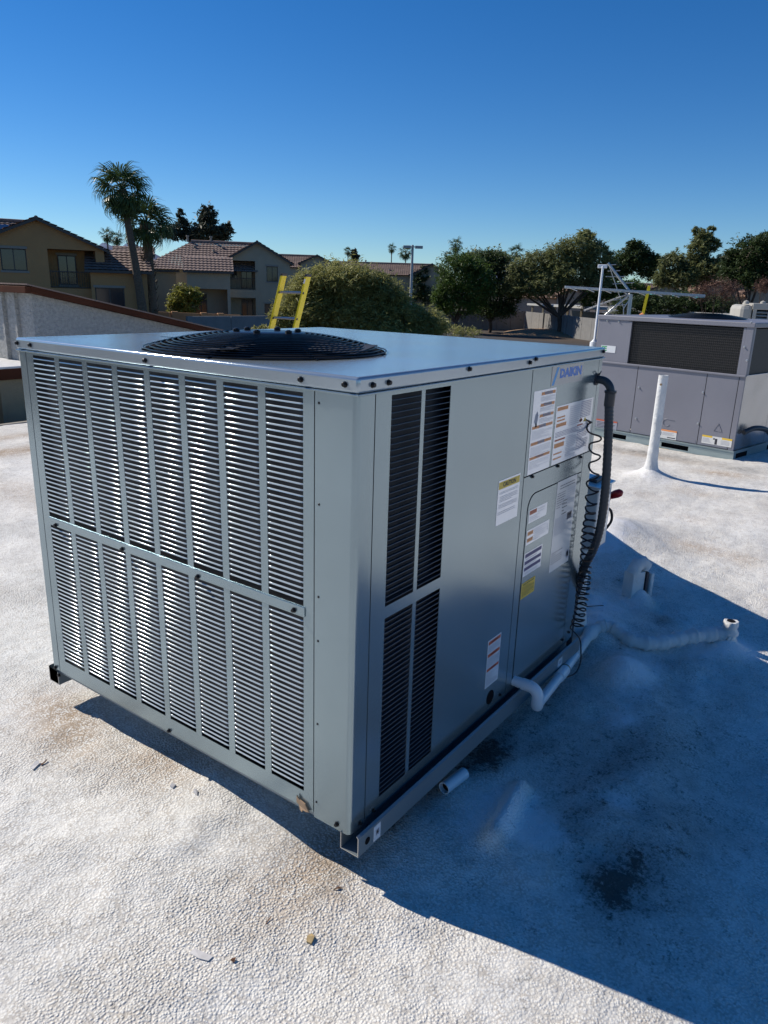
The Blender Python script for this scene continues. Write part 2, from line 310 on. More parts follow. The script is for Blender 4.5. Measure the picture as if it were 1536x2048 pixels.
    base = mix(mr(big, .38, .62), (.86, .85, .795), (.76, .75, .70)); base = mix(mr(nz(1.3, 3, .55), .42, .60, 0, .15), base, (.55, .51, .45))
    holl = mr(lump, .48, .22)                                     # dirt settles in the hollows of the orange peel
    base = mix(ma('MULTIPLY', holl, mr(mid, .35, .75, .06, .60)), base, (.33, .27, .20))
    pits = ma('MULTIPLY', mr(nz(120, 3, .6), .44, .34), ma('ADD', mr(nz(9, 4, .6), .35, .65, .12, .62), ma('MULTIPLY', attr('mould'), .5))); base = mix(pits, base, (.20, .17, .14))
    sf = ma('MULTIPLY', mr(attr('stain'), .12, 1.1), mr(ma('ADD', nz(26, 5, .7), ma('MULTIPLY', holl, .30)), .40, .72)); base = mix(sf, base, (.37, .26, .16))
    md = attr('mould'); grime = ma('MULTIPLY', mr(ma('ADD', md, ma('MULTIPLY', nz(16, 4, .6), .9)), .42, 1.25, 0, .60), 1.0); base = mix(grime, base, (.17, .16, .145))
    fs = mr(ma('ADD', ma('MULTIPLY', attr('fresh'), .75), ma('ADD', ma('MULTIPLY', nz(9, 5, .65), 1.1), ma('MULTIPLY', nz(30, 4, .7), .6))), 1.10, 1.50, 0, .9); base = mix(fs, base, (.88, .87, .86))
    mf = mr(ma('ADD', ma('MULTIPLY', md, .30), ma('ADD', ma('MULTIPLY', nz(85, 5, .8), 1.15), ma('MULTIPLY', nz(17, 4, .7), .95))), 1.24, 1.48, 0, .92); base = mix(mf, base, (.06, .055, .045))
    L.new(base, p.inputs['Base Color'])
    hgt = ma('ADD', ma('MULTIPLY', lump, .65), ma('MULTIPLY', fine, .35))
    b1 = N.new('ShaderNodeBump'); b1.inputs['Distance'].default_value = .0052; L.new(mr(nz(2.6, 4, .6), .36, .62, .28, 1.0), b1.inputs['Strength']); L.new(hgt, b1.inputs['Height'])
    b2 = N.new('ShaderNodeBump'); b2.inputs['Distance'].default_value = .008; b2.inputs['Strength'].default_value = .55; L.new(mid, b2.inputs['Height']); L.new(b2.outputs[0], b1.inputs['Normal'])
    L.new(b1.outputs[0], p.inputs['Normal']); me.materials.append(mt); M['roof'] = mt
    tag(link_mesh('roof', me), kind='structure')
    # building walls below the roof edges
    b = MB(); b.box((-8, -12, -3.3), (16.9, 5.80, -.30)); b.box((6.45, 5.801, -3.3), (9.1, 7.1, -.30)); b.box((9.15, 5.801, -3.3), (16.9, 9.2, -.30))
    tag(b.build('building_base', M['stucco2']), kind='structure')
    b = MB(); b.box((16.9, -12, -.5), (17.05, 9.3, -.07)); b.box((9.1, 9.3, -.5), (17.05, 9.45, -.07)); tag(b.build('roof_edge', M['trim']), kind='structure')
roof()
def roof_z(x, y):
    xs, ys, Z = ROOF_GRID; i = int(np.clip(np.searchsorted(xs, x)-1, 0, len(xs)-2)); j = int(np.clip(np.searchsorted(ys, y)-1, 0, len(ys)-2)); a = (x-xs[i])/(xs[i+1]-xs[i]); b = (y-ys[j])/(ys[j+1]-ys[j])
    return float((Z[j, i]*(1-a)+Z[j, i+1]*a)*(1-b)+(Z[j+1, i]*(1-a)+Z[j+1, i+1]*a)*b)
# ------------------------------------------------------------ ground beyond the building
gm = pm('dry_ground', (.085, .060, .042), .95, 0, vscale=.12, col2=(.05, .040, .032), bump=(3, .6, .05))
b = MB(); b.quad((-3000, -3000, -3.3), (9000, -3000, -3.3), (9000, 9000, -3.3), (-3000, 9000, -3.3)); tag(b.build('ground', gm), kind='structure')

# ------------------------------------------------------------ the packaged air conditioner
class Thing:
    def __init__(s, name, loc, label, cat, group=None, rz=0):
        s.root = empty(name, loc, rz); s.inv = (Matrix.Translation(Vector(loc)) @ Matrix.Rotation(rz, 4, 'Z')).inverted(); tag(s.root, label, cat, group)
    def put(s, mb, name, mats, parent=None, **k):      # mesh given in world coordinates
        o = mb.build(name, mats, None, **k); return s.own(o, parent)
    def own(s, o, parent=None):
        if parent: o.parent = parent
        else: o.parent = s.root; o.matrix_parent_inverse = s.inv
        return o
U = Thing('rooftop_air_conditioner', (.62, .58, -.048), 'large grey louvered packaged air conditioner with black fan grille, nearest the viewer', 'air conditioner')
H = .966; LX, LY = 1.249, 1.1724
def holed(us, zs, holes, P, th=.0016):
    """sheet with rectangular holes: us, zs are sorted cuts, holes a set of (i, j) cells left out"""
    b = MB(); nu, nz = len(us)-1, len(zs)-1
    full = lambda i, j: 0 <= i < nu and 0 <= j < nz and (i, j) not in holes
    for i in range(nu):
        for j in range(nz):
            if not full(i, j): continue
            u0, u1, z0, z1 = us[i], us[i+1], zs[j], zs[j+1]
            b.quad(P(u0, 0, z0), P(u1, 0, z0), P(u1, 0, z1), P(u0, 0, z1)); b.quad(P(u0, -th, z0), P(u0, -th, z1), P(u1, -th, z1), P(u1, -th, z0))
            if not full(i-1, j): b.quad(P(u0, 0, z0), P(u0, 0, z1), P(u0, -th, z1), P(u0, -th, z0))
            if not full(i+1, j): b.quad(P(u1, 0, z0), P(u1, -th, z0), P(u1, -th, z1), P(u1, 0, z1))
            if not full(i, j-1): b.quad(P(u0, 0, z0), P(u0, -th, z0), P(u1, -th, z0), P(u1, 0, z0))
            if not full(i, j+1): b.quad(P(u0, 0, z1), P(u1, 0, z1), P(u1, -th, z1), P(u0, -th, z1))
    return b
PL = lambda u, o, z: (-o, u, z)     # left (louvered) face, o outward
PR = lambda u, o, z: (u, -o, z)     # right face
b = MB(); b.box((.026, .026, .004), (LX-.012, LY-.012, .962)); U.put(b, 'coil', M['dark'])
# floor pan lip and back panels
b = MB(); b.box((.004, .004, -.010), (LX-.004, LY-.004, .003)); U.put(b, 'base_pan', M['rail'])
b = MB(); b.box((.012, LY-.0016, .0), (LX-.001, LY, H)); b.box((LX-.0016, .004, 0), (LX-.0001, LY-.003, H)); U.put(b, 'back_panel', M['gray'])
# left louver panel: 8 columns, two tiers
pit = .124; hw = .103
cols = [1.106-pit*k for k in range(8)]      # left (far) edge of each hole
us = sorted([.1065, 1.139] + [c for c in cols] + [c-hw for c in cols]); zs = [.0, .045, .481, .507, .958, H]
hol = set()
for c in cols:
    i = min(range(len(us)), key=lambda k: abs(us[k]-(c-hw))); hol |= {(i, 1), (i, 3)}
U.put(holed(us, zs, hol, PL), 'louver_panel', M['gray'])
b = MB(); b.box((0.0, 1.1420, 0), (.0016, LY, H)); U.put(b, 'corner_post', M['gray'])
# near corner post wraps round the corner
def post(name, x1, y1, z0, z1, r=.013):
    b = MB(); path = [(0, y1), (0, r)] + [(r-r*math.cos(R(a)), r-r*math.sin(R(a))) for a in (15, 30, 45, 60, 75)] + [(r, 0), (x1, 0)]; th = .0016
    inn = [(th, y1), (th, r)] + [(r-(r-th)*math.cos(R(a)), r-(r-th)*math.sin(R(a))) for a in (15, 30, 45, 60, 75)] + [(r, th), (x1, th)]
    n = len(path); vs = [(x, y, z0) for x, y in path] + [(x, y, z1) for x, y in path] + [(x, y, z0) for x, y in inn] + [(x, y, z1) for x, y in inn]
    fs = []
    for i in range(n-1): fs += [(i, i+1, n+i+1, n+i), (2*n+i+1, 2*n+i, 3*n+i, 3*n+i+1), (i+1, i, 2*n+i, 2*n+i+1), (n+i, n+i+1, 3*n+i+1, 3*n+i)]
    fs += [(0, n, 3*n, 2*n), (n-1, 3*n-1, 4*n-1, 2*n-1)]
    b.add(vs, fs); return U.put(b, name, M['gray'], smooth=40)
post('corner_post', .0535, .1040, -.010, H)
# right face
us = [.0565, .108, .215, .229, .331, .7415]; zs = [0, .028, .479, .507, .957, H]
U.put(holed(us, zs, {(1, 1), (3, 1), (1, 3), (3, 3)}, PR), 'side_louver_panel', M['gray'])
b = MB(); b.box((.7455, 0, .6735), (1.222, .0016, H)); U.put(b, 'control_panel', M['gray'])
b = MB(); b.box((.7455, 0, 0), (1.1715, .0016, .6700)); U.put(b, 'blower_panel', M['gray'])
b = MB(); b.box((1.1745, 0, 0), (LX, .0016, .6700)); b.box((1.2248, 0, .6702), (LX, .0016, H)); U.put(b, 'corner_post', M['gray'])
# raised door outline with a rounded corner
def rr(x0, x1, z0, z1, r):
    P = [(x0, z0), (x1, z0), (x1, z1)] + [(x0+r-r*math.sin(R(a)), z1-r+r*math.cos(R(a))) for a in (0, 18, 36, 54, 72, 90)]; return P
def plate(P, y0, y1):
    b = MB(); n = len(P); b.add([(x, y0, z) for x, z in P]+[(x, y1, z) for x, z in P], [tuple(range(n)), tuple(reversed(range(n, 2*n)))]+[(i, n+i, n+(i+1) % n, (i+1) % n) for i in range(n)]); return b
U.put(plate(rr(.7840, 1.1690, .030, .6135, .045), -.0004, -.0001), 'door_gap', M['gap']); door = U.put(plate(rr(.7868, 1.1675, .032, .6110, .043), -.0016, -.0005), 'door', M['gray'])
# slats
def slat_mesh(L, P, mat, prof, name):
    b = MB(); n = len(prof); xs = [0, .004, .010, L-.010, L-.004, L]; off = [.9, .25, 0, 0, .25, .9]
    for u, q in zip(xs, off):
        for o, z in prof: b.v.append(P(u, o*(1-q)-.0012*q, z))
    for i in range(len(xs)-1):
        for j in range(n-1): b.f.append((i*n+j, (i+1)*n+j, (i+1)*n+j+1, i*n+j+1)); b.mi.append(0)
    return b.mesh(name, mat, smooth=180)
profL = [(-.0008, .0014), (.0003, .0015), (.0011, .0009), (.0015, -.0002), (.0016, -.0017)]
profR = [(-.010, -.0015), (-.0050, .0004), (.0004, .0011), (.0010, .0006), (.0010, -.0004)]
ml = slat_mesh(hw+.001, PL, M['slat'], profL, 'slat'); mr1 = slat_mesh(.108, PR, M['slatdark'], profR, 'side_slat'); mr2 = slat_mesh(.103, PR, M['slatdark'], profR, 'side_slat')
spots = []
PT = .01253
for k in range(7, -1, -1):
    for j in range(35): spots.append((ml, (0, cols[k]-hw-.0005, .958-PT*(j+1)+.0035)))
    for j in range(34): spots.append((ml, (0, cols[k]-hw-.0005, .481-PT*(j+1)+.0035)))
rest = []
for n_, (me, loc) in enumerate(spots):
    if n_ < 300:
        o = link_mesh('slat', me); o.location = (loc[0], loc[1], loc[2]+random.uniform(-.0003, .0003)); o.rotation_euler = (random.gauss(0, .0012), random.gauss(0, .05), 0); U.own(o)
    else: rest.append((me, loc))
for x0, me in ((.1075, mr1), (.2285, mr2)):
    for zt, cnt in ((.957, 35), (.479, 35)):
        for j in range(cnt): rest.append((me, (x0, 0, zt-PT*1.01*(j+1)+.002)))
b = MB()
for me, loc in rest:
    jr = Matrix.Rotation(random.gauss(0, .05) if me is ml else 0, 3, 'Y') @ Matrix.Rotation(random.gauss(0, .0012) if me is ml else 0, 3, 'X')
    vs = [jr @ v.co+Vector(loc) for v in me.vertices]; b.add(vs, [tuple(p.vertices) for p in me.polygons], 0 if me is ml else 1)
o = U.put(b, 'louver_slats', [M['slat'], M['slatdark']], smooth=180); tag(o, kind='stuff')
# middle rail across the louver columns
b = MB(); b.box((-.0030, .1300, .4835), (-.0002, 1.1100, .5055)); U.put(b, 'middle_rail', M['gray'], bevel=.001)
# cap with rolled edge
ov = .0050
b = MB(); b.box((-ov, -ov, .9690), (LX+ov, LY+ov, 1.0)); U.put(b, 'top_cover', M['cap'], smooth=30, bevel=.0060, seg=3)
b = MB(); e = ov+.0016; b.box((-e, -e, .9645), (LX+e, LY+e, .9688)); U.put(b, 'top_cover_rim', M['gray'], bevel=.0013)
# fan grille
FX, FY, FR = .300, .527, .301
b = MB(); b.lathe([(0, 0), (FR-.012, 0), (FR-.006, .0018), (FR-.004, .0018), (FR-.003, 0)], (FX, FY, 1.0008), 48, capt=False); U.put(b, 'fan_black_disc', M['gap'])  # closed black disc on the cover, the opening's darkness painted as its colour
dome = lambda r: 1.0045+.037*(1-max(0, (r-.085)/(FR-.085))**1.7)
b = MB()
nr = 16
for k in range(nr):
    b = MB(); r = .095+(FR-.095)*k/(nr-1); b.tube([(FX+r*math.cos(2*math.pi*i/56), FY+r*math.sin(2*math.pi*i/56), dome(r)) for i in range(56)], .0017, 5, closed=True); U.put(b, 'grille_ring', M['black'], smooth=True)
for k in range(8):
    a = 2*math.pi*k/8+.35; b = MB(); P = [(FX+r*math.cos(a), FY+r*math.sin(a), dome(r)-.003) for r in (.06, .12, .18, .24, .28, FR)] + [(FX+(FR+.010)*math.cos(a), FY+(FR+.010)*math.sin(a), 1.0035)]
    b.tube(P, .0024, 5); U.put(b, 'grille_spoke', M['black'], smooth=True)
b = MB(); b.lathe([(.0, -.002), (.094, -.002), (.096, .0), (.094, .0015), (.0, .0015)], (FX, FY, dome(.05)), 28, capt=False); hub = U.put(b, 'motor_plate', M['black'], smooth=40)
for k in range(6):
    a = 2*math.pi*k/6+.45; o = link_mesh('bolt', None) if False else MB().lathe([(.006, 0), (.0085, .001), (.0085, .006), (.004, .009), (0, .009)], (FX+.078*math.cos(a), FY+.078*math.sin(a), dome(.05)+.0012), 8, capt=False).build('bolt', M['black']); U.own(o)
b = MB(); b.lathe([(.06, -.036), (.06, -.004)], (FX, FY, dome(.05)), 20); U.put(b, 'fan_motor', M['black'], smooth=40)
for k in range(4):
    a = 2*math.pi*k/4+.3; u = Vector((math.cos(a), math.sin(a), 0)); v = Vector((-math.sin(a), math.cos(a), 0)); c = Vector((FX, FY, 1.008))
    b = MB(); P = [c+u*.06-v*.03, c+u*.27-v*.09, c+u*.275+v*.06+Vector((0, 0, .012)), c+u*.06+v*.03+Vector((0, 0, .012))]; b.add(P+[p+Vector((0, 0, .0012)) for p in P], [(3,2,1,0), (4,5,6,7), (0,1,5,4), (1,2,6,5), (2,3,7,6), (3,0,4,7)]); U.put(b, 'fan_blade', M['raildark'])
# screws
sc = MB().lathe([(.0034, 0), (.0062, 0), (.0062, .0012), (.0044, .0015), (.0044, .0060), (.0036, .0068), (0, .0068)], (0, 0, 0), 8, capt=False).mesh('screw', M['screw'], smooth=40)
def screw(P, out, s=1.):
    o = link_mesh('screw', sc); o.location = P; o.rotation_mode = 'QUATERNION'; o.rotation_quaternion = Vector(out).to_track_quat('Z', 'Y'); o.scale = (s, s, s); U.own(o)
for px, py in [(35, 686), (61, 690), (291, 721), (602, 759), (690, 769)]: screw(onp(px, py, 0, -ov), (-1, 0, 0))
for px, py in [(745, 770), (777, 765), (938, 738), (1059, 725), (1071, 718), (1206, 703)]: screw(onp(px, py, 1, -ov), (0, -1, 0))
for px, py in [(112, 1050), (245, 1098), (396, 1153), (588, 1220)]: screw(onp(px, py, 0, -.003), (-1, 0, 0))
for px, py in [(339, 1461), (119, 1350), (674, 1648), (112, 1334)]: screw(onp(px, py, 0, 0), (-1, 0, 0))
for px, py in [(719, 1645), (746, 1620), (1064, 953), (1115, 932), (1161, 914), (999, 1389), (1137, 1264), (1124, 1279)]: screw(onp(px, py, 1, 0), (0, -1, 0), .9)
for px, py in [(638, 806), (638, 1009), (637, 1194), (636, 1282), (635, 1448), (633, 1604)]: screw(onp(px, py, 0, 0)+Vector((.003, 0, 0)), (-1, 0, 0), .62)
for px, py in [(985, 729), (1077, 722), (1082, 721), (1123, 715), (1191, 705)]: screw(onp(px, py, 1, -ov)+Vector((0, .004, 0)), (0, -1, 0), .5)
# knockout hole low on the side panel, its darkness painted as a black disc
b = MB(); b.lathe([(0, 0), (.0215, 0), (.0215, .0008), (0, .0008)], (.6445, -.0001, .040), 24, ax=(0, -1, 0), capt=False); U.put(b, 'hole_black_disc', M['gap'])
# base rails: channels with an open end
def channel(name, y0, y1, flip):
    t = .0022; x0, x1 = -.003, LX+.016; z0, z1 = -.050, .0035
    P = [(y0, z1-.004), (y0+.006, z1), (y0+.006, z1-t), (y0+t, z1-.005), (y0+t, z0+t), (y1-t, z0+t), (y1-t, z1-.010), (y1, z1-.010), (y1, z0), (y0, z0)]
    if flip: P = [(y0+y1-a, c) for a, c in reversed(P)]
    n = len(P); b = MB(); b.add([(x0, a, c) for a, c in P]+[(x1, a, c) for a, c in P], [(i, n+i, n+(i+1) % n, (i+1) % n) for i in range(n)])
    # thin end faces of the folded sheet
    b.add([(x0, a, c) for a, c in P], [(0, 1, 2, 3), (0, 3, 4, 9), (9, 4, 5, 8), (8, 5, 6, 7)], 1); b.add([(x1, a, c) for a, c in P], [(3, 2, 1, 0), (9, 4, 3, 0), (8, 5, 4, 9), (7, 6, 5, 8)], 1)
    o = U.put(b, name, [M['rail'], M['edge']]); return o
channel('base_rail', -.028, .023, False); channel('base_rail', LY-.023, LY+.028, True)
b = MB(); b.lathe([(0, 0), (.009, 0), (.009, .0006), (0, .0006)], (.030, -.0281, -.026), 20, ax=(0, -1, 0), capt=False); U.put(b, 'rail_hole', M['gap'])

# ---- printed labels on the right face
def label(name, x0, x1, z0, z1, mat, items, y=-.0004, skew=0., parent=None, thing=None, lab=None):
    """items: ('band', fx0, fx1, fz0, fz1, material) | ('lines', fx0, fx1, fz0, fz1, count, material, fill) | ('text', string, fx, fz, size, material, align)"""
    th = .0003; b = MB(); b.obox((x0, y, z0), (x1-x0, 0, 0), (0, 0, z1-z0), (0, -th, 0)); T = thing or U
    o = T.put(b, name, mat, parent)
    if lab: tag(o, lab)
    w, h = x1-x0, z1-z0; mats = []; pr = MB(); yy = y-th-.0002; rnd = random.Random(int(x0*1e4+z0*1e3))
    def mi(mm):
        if mm not in mats: mats.append(mm)
        return mats.index(mm)
    for it in items:
        if it[0] == 'band':
            _, a, c, d, e, mm = it; yb = yy; pr.quad((x0+w*a, yb, z0+h*d), (x0+w*c, yb, z0+h*d), (x0+w*c, yb, z0+h*e), (x0+w*a, yb, z0+h*e), mi(mm))
        elif it[0] == 'tri':
            _, P, mm = it; pr.add([(x0+w*a, yy, z0+h*c) for a, c in P], [tuple(range(len(P)))], mi(mm))
        elif it[0] == 'lines':
            _, a, c, d, e, n, mm, fill = it; k = mi(mm); dz = h*(e-d)/n
            for i in range(n):
                zc = z0+h*d+dz*(i+.5); q = x0+w*a; end = x0+w*c
                if rnd.random() < .25: end -= w*(c-a)*rnd.uniform(.1, .6)
                while q < end:
                    l = min(rnd.uniform(.004, .013), end-q); pr.quad((q, yy-.0001, zc-dz*fill/2), (q+l, yy-.0001, zc-dz*fill/2), (q+l, yy-.0001, zc+dz*fill/2), (q, yy-.0001, zc+dz*fill/2), k); q += l+.002
    if name == 'striped_label' and pr.v:      # every stripe its own piece
        for q_ in range(3):
            sb = MB(); sb.add(pr.v[4*q_:4*q_+4], [(0, 1, 2, 3)]); so_ = sb.build('stripe', mats[0]); so_.parent = o
        rest_ = MB(); rest_.v = pr.v[12:]; rest_.f = [tuple(i-12 for i in f) for f in pr.f[3:]]; rest_.mi = [0]*len(rest_.f); pr = rest_; mats = [K_]
    if pr.v:
        po = pr.build('print', mats); po.parent = o if not parent else T.root
        po.matrix_parent_inverse = Matrix.Identity(4)
        if parent: po.matrix_parent_inverse = T.inv
    for it in items:
        if it[0] == 'text':
            _, s_, fx, fz, size, mm, al = it; me = text_mesh(s_, size, mm, al, .0006 if size > .01 else .0001); to = link_mesh('lettering', me); to.parent = o
            to.matrix_local = frame((x0+w*fx, yy-.0003, z0+h*fz), (1, 0, 0), (0, 0, 1))
    return o
B_, LN, TX = 'band', 'lines', 'text'
O_, K_, W_ = M['orange'], M['ink'], M['inkb']
# tall warning sheet
wt = [(B_, .33, .97, .935, .972, O_), (TX, 'WARNING', .65, .953, .011, M['ink'], 'CENTER'), (LN, .33, .97, .86, .92, 5, K_, .3),
      (B_, .33, .97, .800, .836, O_), (TX, 'WARNING', .65, .818, .011, M['ink'], 'CENTER'), (LN, .33, .97, .74, .79, 4, K_, .3),
      (B_, .33, .97, .672, .708, O_), (TX, 'WARNING', .65, .690, .011, M['ink'], 'CENTER'), (LN, .33, .97, .60, .66, 4, K_, .3),
      (B_, .04, .97, .548, .584, O_), (TX, 'DANGER', .5, .566, .011, M['ink'], 'CENTER'), (LN, .06, .95, .42, .53, 8, K_, .22),
      (B_, .04, .97, .352, .388, O_), (TX, 'DANGER', .5, .370, .011, M['ink'], 'CENTER'), (LN, .06, .95, .22, .33, 7, K_, .22),
      (B_, .04, .97, .178, .212, O_), (TX, 'WARNING', .5, .195, .010, M['ink'], 'CENTER'), (LN, .06, .95, .06, .16, 6, K_, .18),
      ('tri', [(.10, .64), (.20, .57), (.24, .62), (.27, .70), (.22, .76), (.14, .72)], M['ink']), ('tri', [(.16, .57), (.24, .57), (.22, .61), (.17, .62)], W_)]
label('warning_sheet', .762, .906, .6742, .905, M['paper'], wt, lab='tall white sheet with orange warning bars and a hand pictogram')
wide = [(B_, .03, .30, .915, .975, O_), (LN, .36, .66, .60, .95, 10, K_, .3), (B_, .04, .24, .79, .815, O_), (B_, .04, .24, .735, .76, O_), (B_, .03, .29, .64, .70, O_), (LN, .66, .95, .68, .98, 10, M['navy'], .42),
        (LN, .03, .97, .46, .56, 4, M['navy'], .35), (B_, .03, .30, .40, .43, M['rust']), (B_, .03, .28, .285, .36, O_), (LN, .34, .62, .06, .44, 12, K_, .3), (LN, .62, .94, .12, .44, 11, M['navy'], .4), (B_, .03, .24, .17, .195, O_), (B_, .03, .24, .085, .11, O_),
        ('tri', [(.76, .60), (.86, .60), (.81, .68)], M['yellow']), ('tri', [(.795, .61), (.825, .61), (.81, .655)], W_), ('tri', [(.64, .64), (.69, .60), (.74, .64), (.69, .685)], M['rust']), ('tri', [(.655, .64), (.69, .612), (.725, .64), (.69, .673)], M['paper']), ('tri', [(.68, .625), (.70, .625), (.69, .66)], W_), (B_, .60, .76, .555, .575, M['rust'])]
label('warning_sheet', .921, 1.205, .6748, .848, M['paper'], wide, lab='wide white sheet dense with print and a yellow warning triangle')
# maker's badge
bd = label('maker_badge', .866, 1.092, .9095, .9640, M['film'], [('tri', [(.02, .04), (.085, .04), (.215, .93), (.15, .93)], M['lblue'])])
me = text_mesh('DAIKIN', .034, M['dblue'], 'LEFT', .0018); xs_ = [v.co.x for v in me.vertices]; k_ = .158/(max(xs_)-min(xs_))
for v in me.vertices: v.co.x *= k_
to = link_mesh('lettering', me); to.parent = bd; to.matrix_local = frame((.921, -.0009, .9400), (1, 0, 0), (0, 0, 1))
# caution sheet
label('caution_sheet', .5945, .7190, .5685, .6905, M['paper'], [(B_, .02, .98, .80, .96, M['yellow']), (TX, 'CAUTION', .5, .88, .0165, W_, 'CENTER'), (LN, .07, .93, .68, .74, 2, K_, .3), (LN, .10, .92, .50, .64, 4, K_, .32), (LN, .07, .93, .36, .46, 3, K_, .3), (LN, .05, .85, .22, .30, 2, K_, .3)], lab='white sheet headed CAUTION on a yellow bar')
y2 = -.0019
label('warning_label', .795, .917, .5275, .5665, M['paper'], [(B_, .03, .42, .62, .93, M['rust']), (LN, .5, .85, .5, .9, 2, K_, .25), (LN, .05, .6, .1, .5, 3, K_, .25)], y=y2)
label('warning_label', .792, .945, .4625, .5065, M['paper'], [(B_, .03, .28, .62, .88, O_), (B_, .03, .28, .16, .42, O_), (LN, .32, .85, .08, .92, 6, K_, .3), (LN, .9, .96, .3, .8, 3, K_, .4)], y=y2)
label('striped_label', .7895, .911, .3655, .4375, M['paper'], [(B_, .04, .96, .79, .95, M['navy']), (B_, .04, .96, .49, .64, M['navy']), (B_, .04, .96, .22, .37, M['navy']), (LN, .1, .8, .05, .15, 2, K_, .3), (LN, .1, .7, .67, .76, 1, K_, .3), (LN, .1, .7, .40, .46, 1, K_, .3)], y=y2)
label('yellow_notice', .789, .880, .2950, .3440, M['yellow'], [(LN, .1, .9, .82, .94, 1, W_, .5), (LN, .06, .94, .5, .78, 4, W_, .35), (LN, .06, .94, .1, .46, 5, W_, .35)], y=y2)
label('rating_plate', .982, 1.134, .3200, .6130, M['paper2'], [(LN, .15, .9, .90, .96, 2, W_, .3), (LN, .05, .45, .70, .88, 7, W_, .25), (LN, .55, .95, .70, .88, 7, K_, .3), (LN, .35, .6, .60, .78, 5, W_, .3), (LN, .05, .95, .40, .60, 12, K_, .3), (B_, .66, .90, .52, .60, M['inkb']), (B_, .72, .84, .55, .575, M['paper2']), (LN, .04, .6, .08, .22, 6, W_, .28), ('tri', [(.84, .05), (.96, .05), (.98, .10), (.96, .15), (.84, .15), (.82, .10)], K_), ('tri', [(.86, .07), (.94, .07), (.95, .10), (.94, .13), (.86, .13), (.85, .10)], M['paper2'])], y=y2, lab='tall silver rating plate with fine black print')
label('warning_label', .6055, .6825, .0825, .2320, M['paper'], [(B_, .04, .96, .90, .97, M['rust']), (TX, 'WARNING', .5, .935, .008, W_, 'CENTER'), (LN, .06, .94, .74, .88, 8, K_, .35), (B_, .04, .96, .64, .71, M['rust']), (TX, 'WARNING', .5, .675, .008, W_, 'CENTER'), (LN, .06, .94, .42, .62, 11, K_, .35), (B_, .04, .96, .34, .40, M['rust']), (TX, 'WARNING', .5, .37, .008, W_, 'CENTER'), (LN, .06, .94, .04, .32, 14, K_, .35)], lab='narrow white label with three red-orange bars, low on the panel')
label('rail_sticker', .053, .079, -.046, -.006, M['paper'], [(B_, .3, .8, .3, .7, M['ink']), (B_, .42, .68, .42, .58, M['paper'])], y=-.0282)
label('rail_sticker', 1.075, 1.11, -.040, -.010, M['paper'], [(B_, .3, .8, .3, .7, M['ink'])], y=-.0282)
# cardboard scrap caught under the panel edge
b = MB(); c = onp(605, 1607, 0, -.003)
P = [(0, .016, .016), (0, .006, .008), (0, -.010, .004), (0, -.022, -.012), (0, -.012, -.016), (-.003, -.004, -.012), (0, .000, -.022), (0, .006, -.018), (0, .008, -.006), (0, .016, -.002)]
n = len(P); b.add([c+Vector(p) for p in P]+[c+Vector(p)+Vector((-.003, 0, 0)) for p in P], [tuple(range(n)), tuple(reversed(range(n, 2*n)))]+[(i, (i+1) % n, n+(i+1) % n, n+i) for i in range(n)])
tag(b.build('cardboard_scrap', M['cardboard']), 'torn tan cardboard scrap caught at the bottom of the louvered panel', 'cardboard scrap')
# curb and side duct, both sprayed with white coating
b = MB(); b.box((.16, .16, -.16), (1.12, 1.05, -.051)); tag(b.build('roof_curb', M['foamwhite'], bevel=.02), 'low white coated curb hidden in shade under the nearest air conditioner', 'curb')
P = [(LX+.002, .10), (LX+.002, .93), (1.49, .93), (1.56, .82), (1.61, .71), (1.70, .70), (1.80, .77), (1.93, .81), (2.11, .59), (2.42, .27), (2.83, -.08), (2.95, -.17), (1.9, -.17), (1.5, .05)]
n = len(P); b = MB(); b.add([(x, .50, z) for x, z in P]+[(x, 1.06, z) for x, z in P], [tuple(range(n)), tuple(reversed(range(n, 2*n)))]+[(i, n+i, n+(i+1) % n, (i+1) % n) for i in range(n)])
tag(b.build('air_duct', M['foamwhite'], bevel=.03), 'white coated duct sloping from the back of the nearest air conditioner down to the roof', 'duct')

# ---- conduit
T = Thing('power_conduit', (1.215, -.02, -.10), 'dark grey plastic conduit arching out of the side of the nearest air conditioner and down', 'conduit')
x = 1.213; top = [(x, .003, .9035), (x, -.014, .9030)] + [tuple(p) for p in arc((x, -.014, .867), (0, 0, 1), (0, -1, 0), .036, 10, 90, 8)]
b = MB(); b.tube(top, .0125, 12); T.put(b, 'elbow', M['conduit'], smooth=40)
b = MB(); b.lathe([(.0150, 0), (.0185, .004), (.0185, .007), (.0160, .008), (.0160, -.036), (.0135, -.040), (0.012, -.040)], (x, -.050, .862), 16, capt=False); b.lathe([(.0185, -.001), (.0185, .005)], (x, -.050, .868), 16); T.put(b, 'coupling', M['conduit'], smooth=35)
path = catmull([(x, -.050, .830), (x, -.057, .76), (x, -.063, .686), (x, -.069, .589), (x, -.071, .506), (x+.002, -.067, .42), (x+.006, -.052, .346), (x+.012, -.028, .280), (x+.05, .00, .19), (1.32, .03, .10), (1.36, .05, -.09)], 20)
rs = [.0138+.0007*math.cos(i*1.9) for i in range(len(path))]
b = MB(); b.tube(path, rs, 12); T.put(b, 'hose', M['conduit'], smooth=60)
b = MB(); b.tube([(x, .002, .9035), (x, -.004, .9035)], [.019, .019], 12); b.tube([(x-.006, -.004, .915), (x-.004, -.012, .925), (x+.008, -.010, .928), (x+.012, -.004, .916)], .0018, 5); T.put(b, 'lock_ring', M['inkb'])
